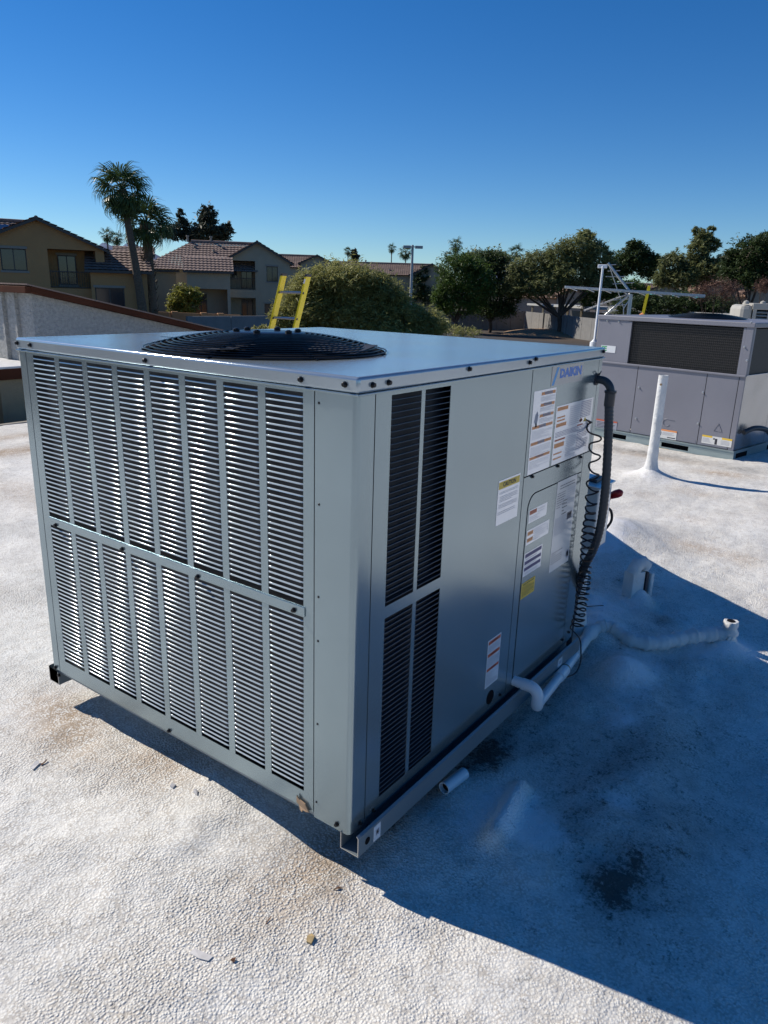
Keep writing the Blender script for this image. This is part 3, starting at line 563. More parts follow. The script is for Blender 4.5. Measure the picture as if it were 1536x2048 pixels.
# ---- coiled cord
zs_ = [.778, .689, .588, .484, .417, .310, .198, .109, .059, .03]
cen = catmull([(1.163, -.001, .781), (1.172, -.020, .76), (1.186, -.030, .70), (1.195, -.032, .60), (1.200, -.034, .50), (1.200, -.036, .40), (1.203, -.038, .30), (1.205, -.038, .20), (1.205, -.036, .12), (1.20, -.034, .06)], 60)
P = [Vector((1.163, .0, .781))]; ph = 0
for i in range(30, len(cen)-1):
    c = cen[i]; dz = abs(cen[i+1].z-cen[i].z); z = c.z
    pitch = .062 if z > .60 else (.062+(.0235-.062)*min(1, (.60-z)/.14) if z > .46 else (.0235 if z > .30 else .0195))
    ph += 2*math.pi*dz/pitch; r = .0180 + (.002 if z < .45 else 0)+.0018*math.sin(z*37)
    if i % 1 == 0: P.append(c+Vector((math.cos(ph)*r, math.sin(ph)*r, .0025*math.sin(ph*2.3+z*40))))
fineP = []
for i in range(len(P)-1): fineP.append(P[i])
b = MB(); b.tube(fineP, .0029, 6); co = b.build('coiled_cord', M['coil'], smooth=True); tag(co, 'brown black coiled cord hanging down the right edge of the nearest air conditioner', 'cord')
b = MB(); b.tube(catmull([fineP[-1], (1.21, -.045, .02), (1.222, -.05, -.03), (1.215, -.055, -.07), (1.16, -.06, -.085), (1.09, -.045, -.08)], 8), .0024, 6); tb = b.build('cord_tail', M['coil'], co, smooth=True)
# ---- disconnect switch
T = Thing('disconnect_switch', (1.60, .09, -.10), 'grey electrical disconnect box with red handle behind the nearest air conditioner', 'switch box')
b = MB(); b.box((1.42, .02, .265), (1.555, .12, .500)); T.put(b, 'box', M['boxgray'], bevel=.006)
b = MB(); b.obox((1.41, .012, .501), (.155, 0, 0), (0, .12, .012), (0, 0, .006)); T.put(b, 'lid', M['paper2'], bevel=.002)
b = MB(); b.box((1.455, .045, .507), (1.535, .075, .523)); T.put(b, 'hasp', M['conduit'])
b = MB(); b.box((1.50, .0185, .33), (1.54, .0195, .46)); T.put(b, 'notice', M['paper']); b = MB(); b.box((1.51, .0175, .40), (1.53, .0184, .425)); T.put(b, 'notice_print', M['rust'])
hp = onp(1218, 993, 0, 1.60); hq = onp(1241, 985, 0, 1.60)
b = MB(); b.tube([Vector((1.555, .03, .43)), hp, hp*.35+hq*.65, hq, hq+(hq-hp)*.18], [.008, .012, .016, .0145, .006], 10); T.put(b, 'handle', M['red'], smooth=50)
b = MB(); b.tube([(1.49, .08, .265), (1.49, .08, .05), (1.49, .08, -.12)], [.03, .028, .06], 12); T.put(b, 'stem', M['foamwhite'], smooth=50)
b = MB(); b.tube(catmull([(1.556, .05, .40), (1.572, .022, .39), (1.575, .014, .35), (1.556, .03, .31)], 8), .005, 8); T.put(b, 'whip', M['black'], smooth=True)

# ---- condensate drain
T = Thing('drain_pipe', (1.2, -.08, -.11), 'white plastic drain pipe with elbows leaving the nearest air conditioner and crossing the roof', 'drain pipe')
a0 = Vector((.797, .0, .026)); e1 = Vector((.797, -.082, .026)); e2 = Vector((.797, -.082, -.062))
b = MB(); b.tube([a0, a0+Vector((0, -.012, 0))], .0155, 16); b.tube([a0+Vector((0, -.012, 0)), a0+Vector((0, -.034, 0))], .0165, 16); T.put(b, 'adapter', M['pvc'], smooth=40)
b = MB(); b.tube([a0+Vector((0, -.030, 0))] + arc(e1+Vector((0, .028, -.028)), (0, 0, 1), (0, -1, 0), .028, 0, 90, 8) + [e1+Vector((0, 0, -.034))], .0180, 18); b.tube([e1+Vector((0, 0, -.032)), e1+Vector((0, 0, -.036))], .0188, 18); T.put(b, 'elbow', M['pvc'], smooth=40)
f0 = e1+Vector((0, 0, -.034)); dx = Vector((.93, .36, 0)).normalized()
b = MB(); b.tube([f0] + [f0+Vector((0, 0, -.006))] + arc(f0+Vector((0, 0, -.006))+dx*.024, -dx, (0, 0, -1), .024, 0, 90, 8), .0185, 18); T.put(b, 'elbow', M['pvc'], smooth=40)
g0 = f0+Vector((0, 0, -.030))+dx*.02; g0.z = -.0395; g1 = Vector((1.115, .035-.075, -.060)); g2 = Vector((1.50, .01, -.078))
b = MB(); b.tube([g0, g0.lerp(g1, .5), g1], .0150, 16); b.tube([g1, g2], .0152, 16); T.put(b, 'pipe', M['pvc'], smooth=40)
b = MB(); q = (g1-g0).normalized(); b.tube([g1-q*.07, g1-q*.0], .0182, 18); T.put(b, 'coupling', M['pvc'], smooth=40)
b = MB(); b.tube([g1, g1+(g2-g1).normalized()*.012], .0165, 14); T.put(b, 'glue_band', M['pvcdirt'], smooth=40)
lump = catmull([g1.lerp(g2, .35), g2, (1.575, -.035, -.072), (1.545, -.125, -.088), (1.585, -.205, -.092), (1.66, -.26, -.088), (1.74, -.32, -.082), (1.80, -.385, -.080), (1.815, -.415, -.09)], 10)
rs = [.023+.003*math.sin(i*.9)+.003*math.sin(i*2.3)+.006*(i/len(lump)) for i in range(len(lump))]; rs[:8] = [.0165+.0006*i for i in range(8)]
b = MB(); b.tube(lump, rs, 14); T.put(b, 'coated_run', M['foamwhite'], smooth=60)
def lumpy(path, rad, amp, seed, n=14):
    b = MB(); b.tube(path, rad, n); rr_ = random.Random(seed); out = []
    for v in b.v:
        q = noise.noise_vector(Vector(v)*45+Vector((seed, 0, 0))); out.append((v[0]+q.x*amp, v[1]+q.y*amp, v[2]+q.z*amp))
    b.v = out; return b
rb = Vector((1.818, -.412, -.11))
T.put(lumpy([rb+Vector((0, 0, -.06)), rb+Vector((0, 0, .0)), rb+Vector((0, 0, .025)), rb+Vector((0, 0, .035)), rb+Vector((0, 0, .048)), rb+Vector((0, 0, .060)), rb+Vector((0, 0, .068)), rb+Vector((0, 0, .088))], [.055, .034, .027, .033, .032, .024, .030, .026], .007, 3), 'riser', M['foamwhite'], smooth=60)
b = MB(); b.lathe([(.0155, 0), (.0155, .0012), (0, .0012)], rb+Vector((0, 0, .0885)), 14, capt=False); T.put(b, 'riser_mouth', M['gap'])
# cut pipe on the roof
zc = -.1
for _ in range(5): c0 = onp(888, 1577, 2, zc); zc = roof_z(c0.x, c0.y)+.0165
c1 = onp(930, 1545, 2, zc); q = (c1-c0).normalized(); c1 = c0+q*.095
b = MB(); ax = q; b.lathe([(.0140, 0), (.0168, 0), (.0168, .090), (.0140, .090), (.0140, 0)], c0, 20, ax=ax, capt=False); o = b.build('cut_pipe', M['pvc'], smooth=40); tag(o, 'short open cut piece of white plastic pipe lying on the roof by the unit', 'pipe piece')
b = MB(); b.lathe([(.0, .012), (.0139, .012), (.0139, .014), (0, .014)], c0, 16, ax=ax, capt=False); b.build('bore', M['gap'], o)
# ---- weatherproof outlet box
T = Thing('outlet_box', (2.02, 0, -.12), 'white coated outlet box with its cover hanging open, standing in the shade', 'outlet box')
fr = Matrix.Rotation(R(-25), 3, 'Z'); oc = Vector((2.02, .0, 0))
def ob(a, b_, mb):   # box in the tilted frame of the outlet
    mb.obox(oc+fr@Vector(a), fr@Vector((b_[0]-a[0], 0, 0)), fr@Vector((0, b_[1]-a[1], 0)), fr@Vector((0, 0, b_[2]-a[2])))
b = MB(); ob((-.05, -.006, -.105), (.022, .05, .012), b); T.put(b, 'box', M['foamwhite'], bevel=.0035)
b = MB(); ob((.024, -.012, -.100), (.036, .044, .010), b); T.put(b, 'gasket', M['inkb'])
b = MB(); ob((.048, -.018, -.105), (.068, .03, .004), b); T.put(b, 'cover', M['foamwhite'], bevel=.006)
T.put(lumpy([oc+Vector((-.02, .02, -.15)), oc+Vector((-.015, .015, -.12)), oc+Vector((-.01, .012, -.10))], [.05, .028, .022], .004, 5), 'stem', M['foamwhite'], smooth=60)
T.put(lumpy([oc+Vector((-.03, .03, .005)), oc+Vector((-.02, .025, .028)), oc+Vector((.0, .018, .050)), oc+Vector((.02, .006, .052)), oc+Vector((.034, -.006, .036)), oc+Vector((.03, -.01, .012))], [.026, .028, .030, .028, .026, .014], .006, 6), 'fitting', M['foamwhite'], smooth=60)
# ---- vent pipe
T = Thing('vent_pipe', (4.40, .68, -.13), 'tall white coated vent pipe standing alone on the sunlit roof', 'vent pipe')
b = MB(); z = -.12; b.lathe([(.13, z), (.085, z+.02), (.060, z+.05), (.046, z+.09), (.040, z+.13), (.0385, z+.17), (.039, z+.20), (.0365, z+.21), (.0345, z+.30), (.0335, z+.70), (.0335, .625), (.0290, .626), (.0285, .56)], (4.40, .68, 0), 24, capt=False)
T.put(b, 'pipe', M['foamwhite'], smooth=50); b = MB(); b.lathe([(.0284, 0), (0, 0.001)], (4.40, .68, .57), 16, capt=False); T.put(b, 'bore', M['gap'])
b = MB(); c = onp(1322, 769, 0, 4.367); b.tube([c+Vector((.004, 0, 0)), c+Vector((-.004, 0, 0))], .008, 8); T.put(b, 'bolt', M['pvcdirt'])

# ------------------------------------------------------------ second air conditioner, behind on the right
A2 = Vector((5.76, 1.50, 0)); E2 = Vector((-.205, -.979, 0)).normalized(); N2 = Vector((-E2.y*-1, 0, 0)); N2 = Vector((E2.y, -E2.x, 0)).normalized()
if N2.x > 0: N2 = -N2
V2 = Thing('rooftop_air_conditioner', (A2.x+.6, A2.y-.6, -.14), 'lavender grey packaged air conditioner with wide dark coil, behind on the right', 'air conditioner')
def P2(s, o, z): return A2 + E2*s + N2*o + Vector((0, 0, z))
def bx2(mb, s0, s1, o0, o1, z0, z1, mi=0): return mb.obox(P2(s0, o0, z0), E2*(s1-s0), N2*(o1-o0), Vector((0, 0, z1-z0)), mi)
sL, sR, DP = -.225, 1.178, -1.25
b = MB(); bx2(b, sL+.01, sR-.01, -.03, DP+.01, -.015, .935); V2.put(b, 'coil', M['mesh'])
b = MB(); bx2(b, sL, .085, 0, -.0020, .565, .945); V2.put(b, 'upper_panel', M['ugray'])
b = MB(); bx2(b, 1.125, sR, 0.002, -.015, .570, .945); V2.put(b, 'corner_post', M['ugray'])
for s0, s1 in ((.085, .115), (1.103, 1.124)):
    b = MB(); bx2(b, s0, s1, .001, -.025, .568, .940); V2.put(b, 'coil_frame', M['ugray'])
for s0, s1 in ((sL, .2275), (.2325, .8625), (.8675, 1.128)):
    b = MB(); bx2(b, s0, s1, 0, -.0020, -.045, .556); V2.put(b, 'access_panel', M['ugray'], bevel=.001)
    b = MB(); bx2(b, s0+.03, s1-.01, .0012, .0001, -.040, -.015); V2.put(b, 'panel_lip', M['ugray'])
b = MB(); bx2(b, 1.1325, sR, .0, -.014, -.05, .556); V2.put(b, 'corner_post', M['ugray'], bevel=.002)
b = MB(); bx2(b, sL-.004, sR+.004, .014, -.02, .556, .572); V2.put(b, 'middle_ledge', M['ugray'], bevel=.003)
b = MB(); bx2(b, sL-.012, sR+.014, .012, DP-.012, .945, .985); V2.put(b, 'top_cover', M['ugray'], bevel=.006)
b = MB()
for i in range(18):
    z = .580+i*.0205; bx2(b, .115, 1.103, -.006, -.010, z, z+.0022)
for i in range(60):
    s = .12+i*.0165; bx2(b, s, s+.0014, -.010, -.012, .57, .94)
o = V2.put(b, 'coil_guard', M['mesh2']); tag(o, kind='stuff')
# right side: bright metal sheet below, dark coil above
def Q2(s, o, z): return P2(sR, -s, z) + E2*o
def sx2(mb, s0, s1, o0, o1, z0, z1): return mb.obox(Q2(s0, o0, z0), -N2*(s1-s0), E2*(o1-o0), Vector((0, 0, z1-z0)))
b = MB(); sx2(b, .004, .60, -.003, 0, -.045, .560); V2.put(b, 'side_panel', M['uside'])
b = MB(); sx2(b, .605, 1.24, -.003, 0, -.045, .560); V2.put(b, 'side_panel', M['uside'])
b = MB(); sx2(b, .0, 1.25, -.003, .008, .557, .573); V2.put(b, 'middle_ledge', M['uside'], bevel=.002)
b = MB(); sx2(b, .018, .05, -.02, .001, .574, .944); sx2(b, 1.19, 1.24, -.02, .001, .574, .944); V2.put(b, 'coil_frame', M['ugray'])
# fan dome
c = P2(.50, -.62, .986); b = MB(); b.lathe([(.33, 0), (.32, .008), (.22, .028), (.12, .038), (0, .040)], c, 36, capt=False); V2.put(b, 'fan_dome', M['black'], smooth=60)
b = MB()
for k in range(12): r = .10+.235*k/11; hh = .044-.036*(r/.335)**2.2; b.tube([c+Vector((r*math.cos(2*math.pi*i/36), r*math.sin(2*math.pi*i/36), hh)) for i in range(36)], .0022, 4, closed=True)
V2.put(b, 'grille_rings', M['black'])
# screws and prints
sc2 = MB().lathe([(.010, 0), (.010, .002), (.005, .003), (.005, .012), (0, .012)], (0, 0, 0), 8, capt=False).mesh('screw', M['alu'])
def onp2(px, py, o=0.):
    d = at(px, py, 1)-CAM; n = N2; t = ((A2+N2*o-CAM).dot(n))/d.dot(n); return CAM+d*t
for px, py in [(1215, 641), (1238, 643), (1340, 737), (1278, 775), (1272, 837), (1406, 785), (1396, 847), (1494, 721), (1489, 694), (1503, 645)]:
    o = link_mesh('screw', sc2); o.location = onp2(px, py, .002); o.rotation_mode = 'QUATERNION'; o.rotation_quaternion = N2.to_track_quat('Z', 'Y'); V2.own(o)
# fork rail
b = MB(); hz = (-.118, -.078); zz = [-.150, hz[0], hz[1], -.052]; hs_ = [(-.02, .20), (.55, .80)]; ss = sorted([sL-.01, sR+.012]+[q for h in hs_ for q in h]); 
for i in range(len(ss)-1):
    for j in range(3):
        if j == 1 and any(abs(ss[i]-h[0]) < 1e-6 for h in hs_): continue
        bx2(b, ss[i], ss[i+1], .006, .003, zz[j], zz[j+1])
V2.put(b, 'curb_rail', M['curb'])
for z0, z1, dd in ((-.053, -.048, .022), (-.074, -.069, .012), (-.127, -.122, .012), (-.155, -.150, .022)):
    b = MB(); bx2(b, sL-.01, sR+.012, dd, .003, z0, z1); V2.put(b, 'rail_rib', M['curb'])
b = MB(); bx2(b, sL, sR, -.04, -.05, -.15, -.05); V2.put(b, 'rail_inside', M['gap'])
b = MB(); sx2(b, .0, 1.25, -.004, .004, -.150, -.052); V2.put(b, 'curb_rail', M['curb'])
for s0 in (.06, .70): b = MB(); sx2(b, s0, s0+.22, .0042, .0046, -.12, -.078); V2.put(b, 'fork_pocket', M['gap'])
def lab2(name, px0, py0, w, h, mat, items, off=.0022, rot=None):
    c = onp2(px0, py0, off); b = MB(); b.obox(c, E2*w, N2*.0006, Vector((0, 0, -h))); o = V2.put(b, name, mat); pr = MB(); mats = []
    for f in items:
        a, d, e, g_, mm = f
        if mm not in mats: mats.append(mm)
        pr.quad(c+N2*.001+E2*w*a-Vector((0, 0, h*e)), c+N2*.001+E2*w*d-Vector((0, 0, h*e)), c+N2*.001+E2*w*d-Vector((0, 0, h*g_)), c+N2*.001+E2*w*a-Vector((0, 0, h*g_)), mats.index(mm))
    if mats: q = pr.build('print', mats); q.parent = o; q.matrix_parent_inverse = Matrix.Identity(4)
    return o, c
def lines2(x0, x1, y0, y1, n, mm):
    rd = random.Random(n*7+int(x0*100)); return [(x0, x0+(x1-x0)*rd.uniform(.7, 1), y0+(y1-y0)*i/n, y0+(y1-y0)*(i+.35)/n, mm) for i in range(n)]
o, c = lab2('warning_label', 1193, 837, .222, .095, M['ink'], [(0, 1, 0, .14, M['rust'])]+lines2(.05, .95, .25, .95, 5, M['inkb']), .0024); tag(o, 'weathered grey label with a red-orange header')
lab2('warning_label', 1319, 857, .165, .080, M['paper2'], [(0, 1, 0, .18, M['orange']), (.06, .14, .3, .7, M['inkb'])]+lines2(.2, .95, .3, .65, 4, M['ink'])+[(.5, .95, .78, .88, M['inkb'])])
lab2('caution_label', 1405, 869, .255, .070, M['paper2'], [(0, .34, 0, .22, M['yellow']), (.66, 1, .0, .22, M['yellow']), (.44, .52, .25, .95, M['inkb']), (.38, .43, .2, .4, M['inkb'])]+lines2(.03, .34, .35, .9, 4, M['ink'])+lines2(.64, .97, .35, .9, 4, M['ink']))
o, c = lab2('caution_label', 1291, 890, .225, .040, M['yellow'], [(.0, .06, .0, .9, M['yellow'])], .008)
me = text_mesh('CAUTION', .026, M['rust'], 'CENTER', .0006); to = link_mesh('lettering', me); to.parent = o; to.matrix_local = frame(c+N2*.0012+E2*.15-Vector((0, 0, .014)), E2, (0, 0, 1))
o, c = lab2('maker_label', 1203, 690, .150, .062, M['paper'], [])
me = text_mesh('FE', .058, M['green'], 'LEFT', .002); to = link_mesh('lettering', me); to.parent = o; to.matrix_local = frame(c+N2*.0012+E2*.004-Vector((0, 0, .030)), E2, (0, 0, 1))
# embossed marks on panels
c = onp2(1333, 845, .002); b = MB(); b.tube(arc(c, E2, (0, 0, 1), .032, 60, 330, 12), .0022, 5); b.tube([c+E2*.02+Vector((0, 0, .028)), c+E2*.07+Vector((0, 0, .026))], .0022, 5); V2.put(b, 'embossed_mark', M['ugray'])
c = onp2(1436, 858, .002); b = MB(); b.tube([c+E2*-.035+Vector((0, 0, -.02)), c+Vector((0, 0, .045)), c+E2*.035+Vector((0, 0, -.02))], .002, 5, closed=True); V2.put(b, 'embossed_mark', M['ugray'])
b = MB(); b.tube(catmull([Q2(.10, .02, .10), Q2(.22, .06, .13), Q2(.38, .10, .10), Q2(.5, .12, .0), Q2(.56, .13, -.12)], 8), .022, 10); V2.put(b, 'side_hose', M['conduit'], smooth=True)
# ---- antenna mast, yagi, yellow pole, evaporative cooler
mp = Vector((6.42, 1.97, 0)); T = Thing('antenna_mast', (mp.x, mp.y, -.14), 'thin white plastic standpipe left of the second air conditioner', 'pipe')
tp = at(1206, 532, 8); b = MB(); b.tube([mp+Vector((0, 0, -.14)), Vector((mp.x, mp.y, .70))], .045, 12); b.tube([Vector((mp.x, mp.y, .69)), Vector((mp.x, mp.y, .73)), tp], [.045, .013, .011], 10); T.put(b, 'mast', M['pvc'], smooth=40)
b = MB(); b.obox(tp+Vector((-.01, .05, -.02)), (.02, -.09, 0), (.03, .01, 0), (0, 0, .035)); T.put(b, 'head', M['pvc'], bevel=.006)
T = Thing('television_antenna', (6.50, 1.74, .6), 'silver television antenna of crossed rods above the second air conditioner', 'antenna')
D = 8.2; p = lambda x, y, d=D: at(x, y, d)
b = MB(); q0, q1 = p(1130, 574), p(1411, 592); u = (q1-q0); 
b.obox(q0+Vector((0, 0, -.013)), u, Vector((.022, .015, 0)), (0, 0, .026)); T.put(b, 'boom', M['alu'], bevel=.004)
b = MB()
for x in (1240, 1288, 1309, 1355, 1402): b = MB(); b.obox(p(x-5, 577.5+(x-1130)*.064), u.normalized()*.055, Vector((.05, .04, 0)), (0, 0, .032)); T.put(b, 'clamp', M['teal'])
b = MB()
for k in range(8):
    x = 1140+k*34; b = MB(); b.tube([p(x-1, 574+(x-1130)*.064+1, D-.12), p(x+14, 580+(x-1130)*.064+1, D+.10)], .005, 5); T.put(b, 'boom_rod', M['alu'])
for (ax_, ay, bx_, by, wd) in ((1216, 526, 1262, 586, .013), (1168, 621, 1256, 588, .008), (1206, 634, 1260, 588, .011), (1247, 617, 1265, 590, .006), (1247, 617, 1247, 650, .005), (1218, 530, 1247, 615, .004)):
    b = MB(); b.tube([p(ax_, ay), p(bx_, by)], wd, 6); T.put(b, 'strut', M['alu'])
b = MB()
for (ax_, ay, bx_, by) in ((1203, 530, 1232, 529), (1216, 542, 1240, 541), (1212, 553, 1250, 553), (1226, 568, 1268, 565), (1228, 584, 1260, 583), (1228, 600, 1266, 597), (1220, 612, 1250, 609), (1205, 624, 1236, 621), (1197, 635, 1224, 632)):
    b = MB(); b.tube([p(ax_, ay, D-.05), p(bx_, by, D+.1)], .004, 5); T.put(b, 'cross_rod', M['alu'])
b = MB(); b.tube([p(1262, 588), (p(1262, 588).x, p(1262, 588).y, -.14)], .02, 8); T.put(b, 'mast', M['alu'])
T = Thing('yellow_pole', (p(1284, 628).x+.5, p(1284, 628).y, -.2), 'short yellow pole standing behind the second air conditioner', 'pole')
b = MB(); c = at(1296, 571, 9.2); d_ = at(1283, 628, 9.2); b.obox(d_+(d_-c)*1.2, (c-d_)*2.2, Vector((.006, -.030, 0)), Vector((.03, .01, 0))); T.put(b, 'rail', M['yellowfrp'])
b = MB(); b.tube([at(1280, 632, 9.1), at(1287, 628, 9.1)], .02, 8); T.put(b, 'clip', M['orange'])
cc = at(1512, 610, 10); cc.z = -.14
T = Thing('evaporative_cooler', cc, 'beige louvered evaporative cooler at the right edge behind the second air conditioner', 'cooler', rz=azim(1512)-R(90)+R(8))
Wm = T.root.matrix_basis.copy(); Wm = Matrix.Translation(cc) @ Matrix.Rotation(azim(1512)-R(90)+R(8), 4, 'Z')
def put_local(T, b, name, mat, **k):
    o = b.build(name, mat, None, **k); o.parent = T.root; return o
b = MB(); z1 = 1.20; b.box((-.17, 0, .2), (-.02, .9, z1+.04)); put_local(T, b, 'corner_duct', M['cooler'], bevel=.05)
b = MB(); b.box((-.02, .03, .2), (.85, .9, z1)); put_local(T, b, 'body', M['gap'])
b = MB(); b.box((-.03, -.004, z1-.01), (.88, .92, z1+.06)); b.box((-.02, 0, .2), (.02, .03, z1)); put_local(T, b, 'frame', M['cooler'], bevel=.004)
for i in range(14):
    o = MB().obox((.02, .004, 1.17-.035*i-.02), (.84, 0, 0), (0, .025, .016), (0, 0, .004)).build('slat', M['cooler']); o.parent = T.root
for xx in (-.10, .08): o = MB().lathe([(.035, 0), (.03, .03), (0, .045)], (xx, .06, z1+.05), 10, capt=False).build('knob', M['cooler'], smooth=True); o.parent = T.root
o = MB().box((.14, -.002, .3), (.155, .006, 1.17)).build('upright', M['cooler']); o.parent = T.root

# ---- yellow ladder leaning on the roof edge
T = Thing('extension_ladder', (6.0, 6.3, -3.3), 'yellow fiberglass ladder with aluminium rungs leaning on the roof edge', 'ladder')
D = 10.6; la, lb = at(563, 548, D), at(612, 550, D-.2); la2, lb2 = at(535, 652, D+.1), at(590, 652, D-.1)
lw = (lb-la); lw.z = 0; X_ = lw.normalized(); dn = (la2-la); dn = dn/abs(dn.z)
lean = Vector((0, .34, -1)); lean.x = 0; Yv = Vector((-X_.y, X_.x, 0)) 
for nm, tp in (('rail', la), ('rail', lb)):
    b = MB(); t0 = tp.copy(); L_ = lean*(tp.z+3.28); w_ = X_*.026
    b.obox(t0-X_*.013, w_, Yv*.125, L_) if nm else None; o = T.put(b, nm, M['yellowfrp'], bevel=.003)
    b = MB(); b.obox(t0-X_*.018-lean*.012-Yv*.004, X_*.036, Yv*.123, lean*.035); T.put(b, 'rail_cap', M['inkb'], bevel=.004)
for k in range(14):
    z_ = la.z-.235-.345*k; tt = (la.z-z_); ca = la+lean*tt+Yv*.04; cb = lb+lean*(tt+(lb.z-la.z))+Yv*.04; ca.z = cb.z = z_
    b = MB(); b.tube([ca, cb], .017, 8); T.put(b, 'rung', M['alu'])
    for c_ in (ca, cb): b = MB(); b.obox(c_-X_*.016-Yv*.035-Vector((0, 0, .02)), X_*.032, Yv*.03, (0, 0, .04)); T.put(b, 'rung_bracket', M['inkb'])
b = MB(); b.obox(lb+lean*.05-X_*.012-Yv*.002, X_*.024, Yv*.0015, lean*.06); T.put(b, 'sticker', M['paper'])

# ---- stucco building on the left of the roof
T = Thing('stucco_building', (3.2, 6.8, -3.3), 'cream stucco building end with sloping brown fascia at the left of the white roof', 'building')
zr_ = lambda x: 1.060-.200*(x-3.13)
b = MB(); P = [(3.12, -3.3), (6.20, -3.3), (6.20, zr_(6.20)-.06), (3.12, zr_(3.12)-.06)]; n = 4
b.add([(x, 6.67, z) for x, z in P]+[(x, 12., z) for x, z in P], [(0,1,2,3), (7,6,5,4)]+[(i, n+i, n+(i+1) % n, (i+1) % n) for i in range(n)]); T.put(b, 'wall', M['stucco'])
b = MB(); b.obox((3.065, 6.56, zr_(3.065)-.058), (3.22, 0, -.644), (0, .108, 0), (0, 0, .060)); T.put(b, 'fascia', M['brownfascia'], bevel=.004)
b = MB(); b.box((3.003, 6.56, 1.007), (3.062, 12, 1.071)); T.put(b, 'fascia', M['brownfascia'], bevel=.004)
b = MB(); b.obox((3.02, 6.55, zr_(3.02)+.004), (3.28, 0, -.656), (0, 5.5, 0), (0, 0, .013)); T.put(b, 'roof', M['tile'])
for yy in (6.935, 7.19): b = MB(); b.box((3.08, yy, .29), (3.119, yy+.035, 1.005)); T.put(b, 'vertical_batten', M['stucco'])
T = Thing('porch_roof', (1.4, 6.9, -3.3), 'low tan porch with brown fascia and a dark doorway at the far left', 'porch')
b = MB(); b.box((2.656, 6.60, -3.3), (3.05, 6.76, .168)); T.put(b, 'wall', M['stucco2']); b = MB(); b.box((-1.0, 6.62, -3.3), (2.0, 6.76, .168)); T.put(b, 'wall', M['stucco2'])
b = MB(); b.box((-1.0, 8.3, -3.3), (3.0, 8.4, .17)); T.put(b, 'back_wall', M['gap']); b = MB(); b.box((2.90, 6.593, -1.), (2.917, 6.599, .17)); T.put(b, 'control_joint', M['gap'])
b = MB(); b.box((-1.1, 6.545, .175), (3.11, 6.60, .283)); T.put(b, 'fascia', M['brownfascia'], bevel=.004)
b = MB(); b.box((-1.1, 6.535, .284), (3.115, 10.6, .305)); T.put(b, 'roof', M['foamwhite'], bevel=.004)
b = MB(); b.box((-8, 5.845, -.20), (6.4, 5.90, -.128)); T.put(b, 'gutter_edge', M['trim'])
# ---- litter on the roof
def scrap(name, px, py, pts, th, mat, lab, cat, zl=.006, rot=0, tilt=0):
    c = onp(px, py, 2, -.128); n = len(pts); cs, sn = math.cos(rot), math.sin(rot)
    
    for _ in range(4): zz = roof_z(c.x, c.y); c = onp(px, py, 2, zz)
    zz += zl*.35
    b = MB(); P = [(x*cs-y*sn, x*sn+y*cs, h+x*tilt) for x, y, h in pts]; b.add(P+[(x, y, h-th) for x, y, h in P], [tuple(range(n)), tuple(reversed(range(n, 2*n)))]+[(i, n+i, n+(i+1) % n, (i+1) % n) for i in range(n)])
    o = b.build(name, mat); o.location = (c.x, c.y, zz); tag(o, lab, cat)
M['flake'] = pm('coating_flake', (.62, .60, .58), .7, 0, var=.1, vscale=60); M['dryleaf'] = pm('dry_leaf', (.13, .06, .03), .8, 0, var=.3, vscale=90); M['stone'] = pm('yellow_chip', (.50, .36, .17), .8, 0, var=.2, vscale=80)
scrap('paint_flake', 70, 1532, [(-.018, -.006, 0), (.006, -.009, .002), (.016, -.002, .006), (.008, .006, .004), (-.010, .006, 0)], .003, M['flake'], 'grey curled flake at the far left below the louvered unit', 'flake', .008, .5)
scrap('twig_bit', 88, 1527, [(-.010, -.002, 0), (.012, -.001, .003), (.012, .001, .003), (-.010, .002, 0)], .002, M['dryleaf'], 'short dark twig touching the grey curled flake at the left', 'twig', .008, .3)
scrap('paint_flake', 402, 1912, [(-.024, -.006, 0), (.020, -.010, .001), (.026, .002, .0), (.0, .008, .001), (-.020, .006, 0)], .0015, M['flake'], 'flat white flake near the bottom of the photo, left of the middle', 'flake', .005, 1.9)
scrap('yellow_chip', 620, 1880, [(-.010, -.006, 0), (.006, -.008, .003), (.012, .0, .002), (.002, .007, .004), (-.008, .005, .001)], .006, M['stone'], 'small yellow stone chip on the sunlit roof near the bottom', 'stone chip', .010, .4)
scrap('foam_chip', 346, 1574, [(-.006, -.005, 0), (.007, -.004, .002), (.004, .006, .004), (-.004, .006, .003)], .006, M['flake'], 'tiny grey chip beside the shadow, left one of two', 'chip', .011, .2)
scrap('foam_chip', 391, 1586, [(-.012, -.004, 0), (.004, -.006, .002), (.009, .001, .005), (.001, .005, .003)], .004, M['flake'], 'tiny triangular grey chip beside the shadow, right one of two', 'chip', .009, .9)
scrap('dry_leaf', 676, 1778, [(-.010, -.002, .001), (.0, -.004, .003), (.010, -.001, .0), (.002, .003, .002)], .001, M['dryleaf'], 'thin brown dry leaf right at the edge of the big shadow', 'leaf', .007, -.8)
scrap('dry_leaf', 467, 1922, [(-.005, -.004, 0), (.005, -.003, .003), (.004, .004, .0), (-.004, .005, .003)], .001, M['dryleaf'], 'crumpled dark brown leaf bit near the bottom edge of the photo', 'leaf', .008, .3)
scrap('twig_bit', 537, 1842, [(-.010, -.001, 0), (.010, -.0012, .002), (.010, .0005, .002), (-.010, .001, 0)], .001, M['dryleaf'], 'thin brown twig on the sunlit roof above the yellow chip', 'twig', .006, .2)
scrap('twig_bit', 1192, 1216, [(-.04, -.002, .004), (.03, -.003, .010), (.03, .001, .010), (-.04, .002, .004)], .002, M['dryleaf'], 'dark twig in the shade between the coiled cord and the outlet box', 'twig', .01, -.9)

